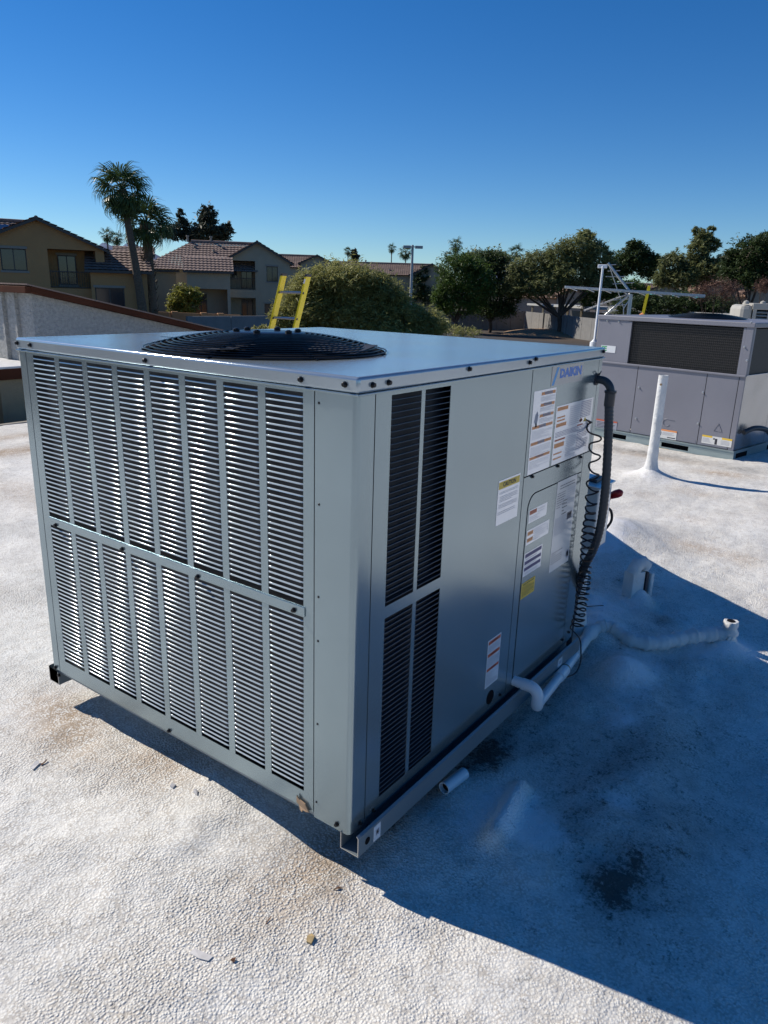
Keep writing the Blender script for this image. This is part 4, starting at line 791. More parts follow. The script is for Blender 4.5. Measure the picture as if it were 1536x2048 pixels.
# ------------------------------------------------------------ trees
def leaf_cloud(name, pts, nrm_bias, size, mat, parent=None, elong=1.6, seed=1):
    """one mesh of many leaf-sized quads at pts (n x 3)"""
    r = np.random.default_rng(seed); n = len(pts); nr0 = r.normal(size=(n, 3)); nr0[:, 2] = np.abs(nr0[:, 2])+.7; nr0 /= np.linalg.norm(nr0, axis=1)[:, None]
    a = r.normal(size=(n, 3)); a -= (a*nr0).sum(1)[:, None]*nr0; a /= np.linalg.norm(a, axis=1)[:, None]
    b = np.cross(nr0, a)
    s = size*r.uniform(.6, 1.4, n)[:, None]
    V = np.stack([pts-a*s*elong, pts+b*s*.5, pts+a*s*elong, pts-b*s*.5], 1).reshape(-1, 3)
    me = bpy.data.meshes.new(name); me.vertices.add(4*n); me.vertices.foreach_set('co', V.ravel()); me.loops.add(4*n); me.loops.foreach_set('vertex_index', np.arange(4*n))
    me.polygons.add(n); me.polygons.foreach_set('loop_start', np.arange(0, 4*n, 4)); me.update(); me.materials.append(mat); return link_mesh(name, me, parent)
def crown_pts(blobs, n, seed, clump=.28, droop=0.):
    """leaf positions: clumps scattered on and in the given ellipsoids, leaves inside the clumps"""
    r = np.random.default_rng(seed); vol = np.array([b[3]*b[4]*b[5] for b in blobs])**.66; out = []
    for b, w_ in zip(blobs, vol/vol.sum()):
        k = max(8, int(w_*n/24)); d = r.normal(size=(k, 3)); d /= np.linalg.norm(d, axis=1)[:, None]
        rad = r.uniform(.35, 1.0, k)**.5*r.uniform(.92, 1.16, k); c = np.array(b[:3])+d*rad[:, None]*np.array(b[3:6])
        m_ = int(w_*n/k); cs = clump*1.5*np.mean(b[3:6])*r.uniform(.35, 1.3, k); q = r.normal(size=(k, m_, 3))*cs[:, None, None]*.55; q[:, :, 2] *= .8
        if droop: q[:, :, 2] -= droop*r.random((k, m_))**2
        out.append((c[:, None, :]+q).reshape(-1, 3))
        W_ = max(6, int(k*.35)); m2 = max(5, int(.22*w_*n/W_)); d2 = r.normal(size=(W_, 3)); d2[:, 2] = np.abs(d2[:, 2])*.8-.15; d2 /= np.linalg.norm(d2, axis=1)[:, None]   # thin shoots standing out of the crown
        st_ = np.array(b[:3])+d2*np.array(b[3:6])*r.uniform(.75, 1.0, W_)[:, None]; dr = d2+r.normal(size=(W_, 3))*.5; L2 = np.mean(b[3:6])*r.uniform(.12, .38, W_)
        tt = r.random((W_, m2)); out.append((st_[:, None, :]+dr[:, None, :]*(tt*L2[:, None])[:, :, None]+r.normal(size=(W_, m2, 3))*(.05*np.mean(b[3:6]))).reshape(-1, 3))
    return np.concatenate(out)
def make_tree(name, px, D, blobs, n, leaf, mat, label, cat='tree', z0=-3.3, trunk=None, seed=1, clump=.28, bias=0, elong=1.6, group=None, droop=0., branches=6, bark='bark'):
    """blobs: (dx, dz above camera level, rx, rz) measured across the line of sight, in metres"""
    o = at(px, 580, D); az = azim(px); root = empty(name, (o.x, o.y, z0), az-R(90)); tag(root, label, cat, group)
    rnd = random.Random(seed); B = []
    for b in blobs:
        dx, z, rx, rz = b[:4]; ry = b[5] if len(b) > 5 else rx; dy = b[4] if len(b) > 4 else rnd.uniform(-.3, .3)*rx; B.append((dx, dy, z+CAM.z-z0, rx, ry, rz))
    leaf_cloud('crown', crown_pts(B, n, seed, clump, droop), bias, leaf, M[mat], root, elong, seed)
    if trunk:
        tx, tr, fork = trunk; b = MB(); f = Vector((tx*.6, 0, fork)); b.tube(catmull([(tx, 0, -.1), (tx*.9+tr*.4, 0, fork*.5), f], 5), [tr*1.25]+[tr]*8+[tr*.85]*2, 8)
        for i in range(branches):
            c = B[i % len(B)]; e = Vector((c[0]+rnd.uniform(-.5, .5)*c[3], c[1]+rnd.uniform(-.5, .5)*c[4], c[2]+rnd.uniform(-.2, .5)*c[5])); mdl = f.lerp(e, .5)+Vector((rnd.uniform(-.2, .2)*c[3], 0, -.1*c[5]))
            pp = catmull([f-Vector((0, 0, .1)), mdl, e], 5); b.tube(pp, [tr*.62*(1-.75*k/(len(pp)-1)) for k in range(len(pp))], 6)
        b.build('trunk', M[bark], root, smooth=60)
    return root
# fan palms
def fan_mesh(seed, n=22, L=1.0, stem=.75):
    r = random.Random(seed); b = MB(); b.tube([(0, 0, 0), (stem*.5, 0, .04), (stem, 0, 0)], [.03, .022, .018], 4)
    c = Vector((stem, 0, 0))
    for i in range(n):
        a = R(-105+210*i/(n-1)+r.uniform(-4, 4)); d = Vector((math.cos(a), math.sin(a), .12*math.cos(3*a))); s = Vector((-d.y, d.x, 0)).normalized(); l = L*r.uniform(.8, 1.05)*(1-.18*abs(i/(n-1)-.5)*2)
        w_ = .034*L; k1 = c+d*l*.52+Vector((0, 0, .05)); k2 = c+d*l*.80+Vector((0, 0, -.12*l)); k3 = c+d*l*(.88+r.uniform(-.04, .04))+Vector((0, 0, -.62*l*r.uniform(.7, 1.2)))
        b.add([c-s*.006, k1-s*w_, k1+s*w_, c+s*.006, k2-s*w_*.6, k2+s*w_*.6, k3, k1+Vector((0, 0, -.02))], [(0, 1, 7, 3), (3, 7, 2), (1, 4, 7), (7, 4, 5), (7, 5, 2), (4, 6, 5)])
    return b.mesh('frond', M['palm'])
FANS = [fan_mesh(i) for i in range(4)]
def palm(px_base, px_top, D, ztop, crown_r, nf, trunk_r, label, shag=0., z0=-3.3, seed=1, joined=False, up=1.0, group=None, name='palm_tree'):
    base = at(px_base, 580, D); topp = at(px_top, 580, D); az = azim(px_base); root = empty(name, (base.x, base.y, z0), az-R(90)); tag(root, label, 'palm tree', group)
    dx = (Vector((topp.x, topp.y, 0))-Vector((base.x, base.y, 0))).dot(Vector((math.sin(az), -math.cos(az), 0))); Ht = ztop+CAM.z-z0; r = random.Random(seed)
    if trunk_r:
        P = catmull([(0, 0, -.1), (dx*.35, 0, Ht*.45), (dx, 0, Ht)], 12); rs = [trunk_r*(1.25-.45*min(1, i/(len(P)-1)*1.2))*(1+.02*math.sin(i*5)) for i in range(len(P))]; rs[-3:] = [trunk_r*.95, trunk_r*1.35, trunk_r*1.1]
        MB().tube(P, rs, 12).build('trunk', M['palmbark'], root, smooth=60)
        if shag:
            b = MB()
            for k in range(int(shag*170)):
                z = r.uniform(0, shag*Ht*.98); f = z/Ht; x = dx*f; a = r.uniform(0, 6.28); d = Vector((math.cos(a), math.sin(a), 0)); q = Vector((x, 0, z))+d*trunk_r; s = Vector((-d.y, d.x, 0))*.05; up_ = d*r.uniform(.08, .2)+Vector((0, 0, r.uniform(.1, .3)))
                b.add([q-s, q+s, q+up_+s*.5, q+up_-s*.5, q+d*.05-Vector((0, 0, .04))], [(0, 1, 2, 3), (1, 0, 4), (4, 2, 1), (4, 0, 3), (4, 3, 2)])
            o = b.build('dead_frond_stubs', M['shag'], root); tag(o, kind='stuff')
    jb = MB()
    for k in range(nf):
        el = R(75-155*(k/(nf-1))**.8*up+r.uniform(-8, 8)); a = k*2.39996+r.uniform(-.2, .2); s = crown_r/1.75*r.uniform(.85, 1.1)
        q = Matrix.Rotation(a, 4, 'Z') @ Matrix.Rotation(-el, 4, 'Y') @ Matrix.Rotation(r.uniform(-.5, .5), 4, 'X') @ Matrix.Scale(s, 4); q.translation = Vector((dx, 0, Ht))
        me = FANS[k % 4]
        if joined: jb.add([q @ v.co for v in me.vertices], [tuple(p.vertices) for p in me.polygons])
        else: o = link_mesh('frond', me, root); o.matrix_local = q
    if joined: jb.build('crown', M['palm'], root)
    return root
palm(289, 257, 50, 5.15, 1.95, 38, .26, 'tall fan palm with a smooth leaning trunk rising above the tan house', shag=.22, seed=3, group='two fan palms by the houses')
palm(301, 301, 52, 3.5, 2.0, 32, .36, 'shorter fan palm with a thick shaggy trunk beside the tall leaning palm', shag=.9, seed=8, up=.82, group='two fan palms by the houses')
for i, (px, py, D, r_, lab) in enumerate([(222, 486, 160, 1.5, 'small distant palm in the gap right of the tan house, left one of two'), (241, 490, 165, 1.6, 'small distant palm in the gap right of the tan house, right one of two'), (695, 511, 230, 1.4, 'leftmost distant palm above the long brown roof'),
        (781, 506, 230, 1.5, 'round headed distant palm left of the lamp post'), (809, 513, 220, 2.2, 'wide distant palm touching the left side of the lamp post head'), (907, 501, 190, 2.0, 'tallest distant palm above the dark green trees'),
        (894, 520, 215, 1.5, 'lower distant palm just left of the tallest one'), (1027, 516, 170, 1.9, 'distant palm left of the big olive green tree')]):
    hy = 577.5+(px-768)*.031; palm(px, px, D, (hy-py)/1476*D*1.02, r_*1.2, 18, .18, lab, seed=20+i, joined=True, group='distant palms on the skyline')
# broad trees and shrubs: photo column, distance, blobs in metres
def T_(name, px, D, pb, n, leaf, *a, **k):     # pb: blobs in photo pixels (x, y, half width, half height)
    cs_ = math.cos(math.atan((px-768)/1476)); f = D/1476.*cs_; fx_ = f*cs_; a = (int(n*1.7), leaf*1.15)+a; return make_tree(name, px, D, [((x-px)*fx_, (577.5+(x-768)*.031-y)*f, rx*fx_, rz*f)+tuple(e*f for e in ex) for x, y, rx, rz, *ex in pb], *a, **k)
T_('palo_verde', 690, 34, [(575, 628, 30, 22), (622, 592, 46, 40), (690, 575, 70, 42), (640, 625, 70, 45), (755, 598, 52, 38), (720, 630, 80, 42), (805, 632, 40, 30), (850, 645, 40, 25), (532, 656, 26, 8), (780, 665, 90, 25), (620, 665, 60, 22), (650, 562, 44, 22), (728, 560, 44, 16), (788, 598, 28, 16), (842, 640, 26, 16)], 52000, .034, 'paloverde', 'broad fine leaved palo verde bush spreading behind the yellow ladder', trunk=(0, .16, 1.6), seed=5, clump=.20, elong=2.6)
T_('shrub', 370, 62, [(368, 598, 24, 26), (385, 590, 14, 18), (350, 610, 14, 16)], 2600, .085, 'lime', 'yellow green shrub against the greige house wall', 'shrub', seed=6, trunk=(0, .08, .6))
T_('eucalyptus', 420, 112, [(421, 452, 17, 20), (415, 476, 26, 16), (372, 468, 12, 16), (371, 445, 7, 8), (440, 478, 20, 14), (457, 470, 10, 12), (352, 478, 18, 12), (388, 484, 20, 10), (427, 440, 8, 9)], 5200, .17, 'euca', 'dark eucalyptus behind the roof of the greige two storey house', trunk=(0, .25, 4), seed=7, clump=.24)
T_('conifer', 708, 225, [(708, 522, 6, 12), (708, 512, 3, 5)], 500, .3, 'euca', 'small feathery tree beside the leftmost distant palm', seed=8)
T_('ficus_tree', 915, 84, [(915, 560, 38, 48), (897, 590, 24, 32), (950, 575, 30, 45), (930, 540, 28, 24), (880, 600, 14, 22), (920, 612, 36, 16)], 11000, .085, 'ficus', 'bright green dense tree right of the vine covered house', seed=9, clump=.22, trunk=(0, .2, 1.2))
T_('ficus_tree', 985, 88, [(990, 590, 42, 36), (965, 545, 34, 34), (1000, 540, 30, 24), (1020, 600, 20, 26), (950, 600, 18, 22), (980, 525, 22, 16), (985, 616, 44, 14)], 12000, .085, 'darkleaf', 'very dark green dense tree above the grey block wall', seed=10, clump=.22, trunk=(0, .2, 1.2))
T_('olive_tree', 965, 100, [(958, 530, 36, 16), (990, 528, 24, 16), (930, 535, 20, 12)], 5000, .12, 'olive', 'greyish tree top peeping over the dark green trees', seed=31, clump=.25)
T_('acacia_tree', 1120, 86, [(1150, 510, 34, 30), (1115, 530, 34, 32), (1070, 540, 36, 30), (1040, 550, 26, 24), (1180, 525, 26, 30), (1140, 550, 46, 26), (1090, 570, 40, 22), (1205, 545, 14, 34), (1160, 485, 14, 12), (1060, 575, 34, 18), (1190, 570, 24, 16), (1030, 575, 22, 18)], 24000, .085, 'olive', 'wide olive green acacia with a forked dark trunk standing on bare dirt', trunk=(.3, .27, 1.9), seed=11, clump=.22, branches=12, elong=2., z0=-3.05)
T_('dark_tree', 1262, 112, [(1262, 520, 26, 24), (1240, 535, 26, 20), (1290, 540, 22, 22), (1258, 500, 12, 10), (1300, 530, 14, 14), (1225, 550, 20, 20)], 9000, .12, 'darkleaf', 'dark leafy tree behind the television antenna', seed=12, clump=.22)
T_('eucalyptus', 1395, 96, [(1392, 490, 16, 18), (1387, 512, 22, 22), (1412, 500, 12, 12), (1395, 545, 34, 26), (1340, 535, 24, 22), (1330, 560, 24, 16), (1430, 545, 24, 20), (1375, 475, 7, 6), (1405, 472, 7, 6), (1365, 560, 30, 16)], 13000, .10, 'olive', 'tall narrow topped olive green tree left of the hill', seed=13, clump=.22, trunk=(0, .25, 3), elong=2.)
T_('ficus_tree', 1500, 84, [(1500, 515, 40, 30), (1470, 545, 34, 26), (1525, 530, 34, 44), (1550, 500, 30, 34), (1455, 525, 20, 18), (1500, 560, 40, 20), (1520, 490, 18, 14)], 15000, .085, 'darkleaf', 'big dark green tree at the right edge in front of the hill', seed=14, clump=.2, trunk=(0, .25, 2.5))
T_('bare_shrub', 1435, 62, [(1435, 578, 34, 16), (1462, 590, 24, 18), (1405, 590, 20, 14)], 2600, .022, 'redtwig', 'leafless reddish twiggy shrub in front of the pale tiled roof', 'shrub', seed=15, clump=.35, trunk=(0, .06, .9), elong=4.5, branches=10)
T_('hedge', 1375, 70, [(1330, 612, 34, 18), (1380, 608, 40, 20), (1300, 605, 26, 20), (1430, 610, 40, 16), (1260, 615, 30, 18)], 9000, .07, 'darkleaf', 'dark hedge behind the white carport edge at the right', 'hedge', seed=16)
T_('bare_shrub', 1525, 66, [(1525, 575, 16, 12)], 800, .024, 'redtwig', 'leafless reddish shrub at the right edge above the cooler', 'shrub', seed=17, clump=.35, elong=4.5, trunk=(0, .05, .8))
T_('bush', 1190, 88, [(1195, 570, 22, 16), (1225, 585, 28, 20), (1180, 600, 20, 14), (1260, 580, 26, 16)], 5000, .09, 'ficus', 'mid green bush behind the white standpipe', 'bush', seed=18, clump=.25)
T_('bush', 840, 108, [(836, 575, 12, 26), (846, 555, 8, 20), (855, 590, 14, 20), (826, 600, 10, 14)], 2600, .10, 'darkleaf', 'dark vine climbing the gable wall of the long brown roofed house', 'vine', seed=19)
T_('bush', 960, 60, [(905, 655, 30, 8), (940, 660, 28, 7), (870, 652, 26, 10)], 1500, .05, 'paloverde', 'low scrub at the foot of the palo verde on the right', 'bush', seed=21)
# far woods closing the skyline between the trees
b_ = []
for px in range(560, 1560, 26): b_.append((px, 574+(px-768)*.031+random.uniform(-4, 4), 26, random.uniform(6, 12)))
o = T_('far_trees', 1000, 260, b_, 16000, .35, 'darkleaf', None, None, seed=22, clump=.3)
ch = [c for c in o.children][0]; ch.parent = None; ch.matrix_world = Matrix.Translation(o.location) @ Matrix.Rotation(o.rotation_euler.z, 4, 'Z'); bpy.data.objects.remove(o); ch.name = 'far_trees'; tag(ch, 'dark band of far trees along the horizon', 'trees', kind='stuff')

# ------------------------------------------------------------ houses
def tile_roof(name, P0, Uv, Wv, parent, mat='tile', wave=.30, row=.38, clip=None):
    """barrel tiles as real relief: P0 eave corner, Uv along the eave, Wv up the slope; clip(fu, fw) keeps a cell"""
    P0, Uv, Wv = Vector(P0), Vector(Uv), Vector(Wv); nn = Uv.cross(Wv).normalized(); nn = nn if nn.z > 0 else -nn
    nu = max(2, int(Uv.length/wave)); nr_ = max(1, int(Wv.length/row)); cs = 4; amp = .032; b = MB(); nc = nu*cs
    for j in range(nr_):
        base = len(b.v)
        for (fw, lift) in ((j/nr_, .05), ((j+1)/nr_, .0)):
            for i in range(nc+1):
                p_ = P0+Uv*(i/nc)+Wv*fw+nn*(lift+amp*(1+math.cos(2*math.pi*i/cs))*.5); b.v.append(tuple(p_))
        for i in range(nc):
            if clip and not clip((i+.5)/nc, (j+.5)/nr_): continue
            b.f.append((base+i, base+i+1, base+nc+2+i, base+nc+1+i)); b.mi.append(0)
    under = [P0-nn*.06, P0+Uv-nn*.06, P0+Uv+Wv-nn*.06, P0+Wv-nn*.06]
    if not clip: b.add(under+[q+nn*.055 for q in under], [(3, 2, 1, 0), (0, 1, 5, 4), (1, 2, 6, 5), (2, 3, 7, 6), (3, 0, 4, 7)])
    else:
        k = [(0, 0), (1, 0)] + [(1-t, 1) if clip(1-t-1e-3, .98) else None for t in (0,)] 
    o = b.build(name, M[mat], parent, smooth=180); tag(o, kind='stuff'); return o
def wall_sheet(root, name, x0, x1, z0, z1, y, opens, mat, gable=None, th=.25):
    """wall with recessed openings: opens = (x0, x1, z0, z1)"""
    us = sorted({x0, x1, *[o[0] for o in opens], *[o[1] for o in opens]}); zs = sorted({z0, z1, *[o[2] for o in opens], *[o[3] for o in opens]})
    hol = {(i, j) for i in range(len(us)-1) for j in range(len(zs)-1) for o in opens if o[0] <= (us[i]+us[i+1])/2 <= o[1] and o[2] <= (zs[j]+zs[j+1])/2 <= o[3]}
    b = holed(us, zs, hol, lambda u, o, z: (u, y-o, z), th)
    if gable: 
        P = [(x0, z1), (x1, z1), gable]; b.add([(a, y, c) for a, c in P]+[(a, y+th, c) for a, c in P], [(0, 1, 2), (5, 4, 3)])
    return b.build(name, M[mat], root)
def window(root, x0, x1, z0, z1, y, fm='frame', mull=1, inset=.08):
    b = MB(); t = .06
    b.box((x0, y+inset, z0), (x0+t, y+inset+.06, z1)); b.box((x1-t, y+inset, z0), (x1, y+inset+.06, z1)); b.box((x0+t, y+inset, z0), (x1-t, y+inset+.06, z0+t)); b.box((x0+t, y+inset, z1-t), (x1-t, y+inset+.06, z1))
    for k in range(mull): xc = x0+(x1-x0)*(k+1)/(mull+1); b.box((xc-.03, y+inset+.002, z0+t), (xc+.03, y+inset+.058, z1-t))
    w_ = b.build('window', M[fm], root); b = MB(); b.box((x0+t*.5, y+inset+.02, z0+t*.5), (x1-t*.5, y+inset+.04, z1-t*.5)); b.build('pane', M['glass'], w_)
    b = MB(); b.box((x0-.08, y-.05, z0-.12), (x1+.08, y+.001, z0-.0)); b.box((x0-.08, y-.05, z1+.0), (x1+.08, y+.001, z1+.14)); b.build('sill', M['trim'], w_)
def recess(root, x0, x1, z0, z1, y, depth, mat, rail=True, inner=None):
    b = MB(); b.box((x0-.1, y+depth, z0-.1), (x1+.1, y+depth+.1, z1+.1)); b.box((x0-.12, y+.25, z0-.1), (x0, y+depth, z1+.1)); b.box((x1, y+.25, z0-.1), (x1+.12, y+depth, z1+.1)); b.box((x0, y+.25, z1), (x1, y+depth, z1+.1)); b.box((x0, y+.25, z0-.1), (x1, y+depth, z0))
    b.build('balcony', M[mat], root)
    for (a, c, d, e) in inner or []: window(root, a, c, d, e, y+depth-.12, inset=.02, mull=1)
    if rail:
        b = MB(); b.box((x0, y+.10, z0+.95), (x1, y+.14, z0+1.0)); b.box((x0, y+.10, z0+.05), (x1, y+.14, z0+.09))
        k = int((x1-x0)/.13)
        for i in range(k): xx = x0+(x1-x0)*(i+.5)/k; b.box((xx-.01, y+.11, z0+.09), (xx+.01, y+.13, z0+.95))
        tag(b.build('railing', M['frame'], root), kind='stuff')
Zg = 3.3+CAM.z    # camera height above the street
def house(px, D, label, gw, left, right, hi_eave, slope, wall, main_eave=None, rot=0., opens=(), wins=(), recs=(), y_ridge=4.5, tile='tile', apex=None, solar=None, extras=None, main_right=0, group=None, hip=0):
    """gabled front block facing the viewer and a main block with its ridge across the view; z measured from the camera's eye level"""
    o = at(px, 580, D); root = empty('house', (o.x, o.y, -3.3), azim(px)-R(90)+rot); tag(root, label, 'house', group)
    ze = Zg+hi_eave; apx = ze+slope*gw/2; ov_ = .35
    wall_sheet(root, 'front_wall', -gw/2, gw/2, 0, ze, 0, [w for w in opens]+[w for w in wins]+[r_[:4] for r_ in recs], wall, gable=(0, apx-.02))
    for w in wins: window(root, *w[:4], 0)
    for r_ in recs: recess(root, r_[0], r_[1], r_[2], r_[3], 0, r_[4], wall, r_[5], r_[6] if len(r_) > 6 else None)
    b = MB(); b.box((-gw/2, .26, 0), (-gw/2+.2, 9, ze)); b.box((gw/2-.2, .26, 0), (gw/2, 9, ze)); b.build('side_wall', M[wall], root)
    L_ = Vector((gw/2+ov_, 0, slope*(gw/2+ov_)))
    tile_roof('roof', (-gw/2-ov_, -ov_, ze-slope*ov_+.05), (0, y_ridge+4, 0), L_, root, tile); tile_roof('roof', (gw/2+ov_, -ov_, ze-slope*ov_+.05), (0, y_ridge+4, 0), (-L_.x, 0, L_.z), root, tile)
    b = MB()
    for s in (-1, 1): b.obox((s*(gw/2+ov_), -ov_-.03, ze-slope*ov_-.12), (-s*(gw/2+ov_), 0, slope*(gw/2+ov_)), (0, .05, 0), (0, 0, .16))
    b.build('fascia', M['frame'], root)
    me_ = Zg+main_eave; run = (apx-me_)/slope; y0 = y_ridge-run
    tile_roof('roof', (-left, y0, me_), (left+main_right, 0, 0), (0, run, apx-me_), root, tile, clip=(lambda fu, fw: fu*(left+main_right) > fw*hip) if hip else None)
    if hip:
        b = MB(); b.add([(-left, y0, me_), (-left, 2*y_ridge-y0, me_), (-left+hip, y_ridge, apx+.03), (-left+.1, y0+.1, me_-.06), (-left+.1, 2*y_ridge-y0, me_-.06), (-left+hip, y_ridge, apx-.06)], [(1, 0, 2), (3, 4, 5), (0, 3, 5, 2)]); b.build('hip_roof', M[tile], root)
    b = MB(); b.box((-left+.4, y0+.4, 0), (-gw/2, y0+.6, me_)); b.box((-left+.4, y0+.6, 0), (-left+.6, y_ridge+6, me_)); b.build('main_wall', M[wall], root)
    if not hip:
      b = MB(); P = [(-left+.4, y0+.4, me_-.05), (-left+.4, 2*y_ridge-y0-.4, me_-.05), (-left+.4, y_ridge, apx-.1)]; b.add(P+[(x+.2, y, z) for x, y, z in P], [(0, 1, 2), (5, 4, 3), (0, 3, 4, 1), (1, 4, 5, 2), (2, 5, 3, 0)]); b.build('gable_end', M[wall], root)
    tile_roof('roof', (-left, 2*y_ridge-y0, me_), (left+main_right, 0, 0), (0, -run, apx-me_), root, tile, clip=(lambda fu, fw: fu*(left+main_right) > fw*hip) if hip else None)
    b = MB(); b.tube([(-left+hip, y_ridge, apx+.08), (main_right, y_ridge, apx+.08)], .12, 8); b.tube([(0, -ov_, apx+.02), (0, y_ridge, apx+.08)], .12, 8); b.build('ridge_tiles', M[tile], root, smooth=60)
    if solar:
        for k in range(solar[2]):
            x0 = solar[0]+k*solar[1]; W_ = Vector((0, run, apx-me_)).normalized(); nn = Vector((0, -W_.z, W_.y)); c = Vector((x0, y_ridge, apx))-W_*1.1+nn*.18
            b = MB(); b.obox(c, (solar[1]*.96, 0, 0), -W_*2.9, nn*.05); b.build('solar_panel', M['solar'], root)
    for (vx, vf, vh) in (extras or []):
        b = MB(); c = Vector((vx, y_ridge-run*vf, apx-(apx-me_)*vf)); b.tube([c, c+Vector((0, 0, vh))], .09, 8); b.tube([c+Vector((0, 0, vh)), c+Vector((0, 0, vh+.12))], .14, 8); b.build('roof_vent', M['trim'], root)
    return root
g_ = Zg
# tan house at the left: balcony opening and window, solar panels on the roof
hL = house(86, 51, 'tan two storey house with a shaded balcony and solar panels at the far left', 7.3, 12, .3, 1.80, .43, 'wall_tan', main_eave=1.75, y_ridge=5, rot=R(2),
      wins=[(-2.1, -.72, g_+.38, g_+1.62)], recs=[(.45, 3.15, g_-.55, g_+1.70, 1.6, True, [(1.05, 2.1, g_-.35, g_+1.40)])], solar=(-4.4, 1.05, 4), extras=[(-2.9, .0, .6)], apex=4)
# its lower wing to the right
def wing(px, D, label, w, d, ztop, zeave, wall, tile='tile', wins=(), recs=(), opens=(), rot=0., name='house_wing', sl_left=0):
    o = at(px, 580, D); root = empty(name, (o.x, o.y, -3.3), azim(px)-R(90)+rot); tag(root, label, 'house wing')
    wall_sheet(root, 'front_wall', -w/2, w/2, 0, Zg+zeave, 0, list(wins)+[r_[:4] for r_ in recs]+list(opens), wall)
    for q in wins: window(root, *q[:4], 0)
    for r_ in recs: recess(root, r_[0], r_[1], r_[2], r_[3], 0, r_[4], wall, r_[5], r_[6] if len(r_) > 6 else None)
    b = MB(); b.box((-w/2, .26, 0), (-w/2+.2, d, Zg+zeave)); b.box((w/2-.2, .26, 0), (w/2, d, Zg+zeave)); b.build('side_wall', M[wall], root)
    tile_roof('roof', (-w/2-.3, -.35, Zg+zeave-.05), (w+.6, 0, 0), (0, d, ztop-zeave), root, tile)
    b = MB(); b.box((-w/2-.3, -.40, Zg+zeave-.20), (w/2+.3, -.36, Zg+zeave-.04)); b.build('fascia', M['frame'], root); return root
wing(240, 50.5, 'low tan wing with a tiled roof between the tan house and the palms', 3.3, 3., 1.9, .62, 'wall_tan', wins=[(-1.45, .25, g_-1.75, g_-.45)])
wing(272, 66, 'small pale upper storey seen behind the palm trunks', 2.6, 2.0, 2.75, 2.1, 'wall_gray', wins=[(-1.1, -.3, g_+.9, g_+1.6)])
wing(228, 75, 'tiled ridge of a far house just right of the tan house', 1.6, 2.0, 2.45, 2.0, 'wall_gray')
# greige house in the middle
hA = house(516, 70, 'greige two storey house with a big brown tiled roof left of the yellow ladder', 5.7, 10.2, .5, 2.0, .56, 'wall_gray', main_eave=1.05, y_ridge=4.3, rot=R(0), hip=4.2,
      wins=[(.78, 1.78, g_+.30, g_+1.60), (.55, 1.5, g_-2.7, g_-1.6)], recs=[(-2.5, -.22, g_-.45, g_+2.0, 1.5, True, [(-2.3, -1.85, g_+.5, g_+1.6), (-1.5, -.5, g_-.4, g_+1.6)]), (-2.5, -.22, 0.1, g_-1.15, 1.5, False, [(-1.5, -.5, .3, g_-1.3)])], extras=[(-6.3, .0, .45), (-4.2, .0, .45), (-3.9, .35, .1), (-5.6, .22, .05), (-3.1, .2, .05)])
wing(418, 66, 'lower tiled porch of the greige house, right of the yellow green shrub', 3.5, 2.2, 2.2, 1.0, 'wall_gray', recs=[(-1.35, 1.5, .1, g_-.45, 1.8, False, [(-1.2, -.2, .2, g_-.9)])])
wing(322, 68, 'sunlit end wall of the greige house beside the shaggy palm', 2.6, .5, 1.05, 1.0, 'wall_gray', name='house_wing')
house(634, 101, 'brown roofed house half hidden behind the palo verde right of the ladder', 4.2, 5.5, .5, 2.9, .45, 'wall_gray', main_eave=2.3, y_ridge=4)
house(862, 108, 'long brown roofed house behind the lamp post with a vine on its gable', 5.8, 14.5, .5, 2.0, .50, 'wall_gray', main_eave=1.9, y_ridge=4.2, wins=[(-2.0, -1.1, g_-1.1, g_+.6), (.3, .8, g_-.4, g_+.1), (1.1, 1.6, g_-.4, g_+.1)], extras=[(-9.6, 0, .3), (-11, .3, .1), (-6, .6, .05)])
house(1150, 118, 'cream house with pale clay tiles glimpsed through the acacia', 5.0, 9, .5, -.2, .45, 'wall_pink', main_eave=-.6, y_ridge=4, tile='tile2')
house(1330, 125, 'far house with a grey hipped roof between dark tree and olive green tree', 5.0, 5, .5, 1.0, .35, 'wall_gray', main_eave=.6, y_ridge=4)
house(1440, 96, 'house with pale clay tiles behind the reddish bare shrub', 6.0, 3.5, 3, .55, .42, 'wall_pink', main_eave=.4, y_ridge=4, tile='tile2')
house(1545, 92, 'house with pale clay tiles at the right edge of the photo', 5.0, 3.5, 3, .8, .42, 'wall_pink', main_eave=.3, y_ridge=4, tile='tile2')
# ---- perimeter walls, carport, lamp post, dirt bank
def long_wall(name, pxa, Da, pxb, Db, za, zb, thick, mat, label, panel=2.4, pil=None, zbase=-3.3, cap=False):
    a, b_ = at(pxa, 580, Da), at(pxb, 580, Db); a.z = b_.z = 0; u = b_-a; L_ = u.length; u.normalize(); v = Vector((-u.y, u.x, 0)); T = Thing(name, (a.x, a.y, zbase), label, 'wall'); k = max(1, int(L_/panel))
    for i in range(k):
        p0 = a+u*(L_*i/k)+u*.02; w_ = u*(L_/k-.04); zt0 = CAM.z+za+(zb-za)*i/k; zt1 = CAM.z+za+(zb-za)*(i+1)/k; q = MB()
        vs = [p0, p0+w_, p0+w_+v*thick, p0+v*thick]; q.add([(p_.x, p_.y, zbase-.2) for p_ in vs]+[(vs[0].x, vs[0].y, zt0), (vs[1].x, vs[1].y, zt1), (vs[2].x, vs[2].y, zt1), (vs[3].x, vs[3].y, zt0)], [(0,3,2,1),(4,5,6,7),(0,1,5,4),(1,2,6,5),(2,3,7,6),(3,0,4,7)]); T.put(q, 'panel', M[mat])
    for i in (pil or []):
        p0 = a+u*(L_*i); q = MB(); q.obox(Vector((p0.x, p0.y, zbase))-v*.14, u*.42, v*(thick+.28), (0, 0, CAM.z+za+(zb-za)*i-zbase+.06)); T.put(q, 'pilaster', M[mat])
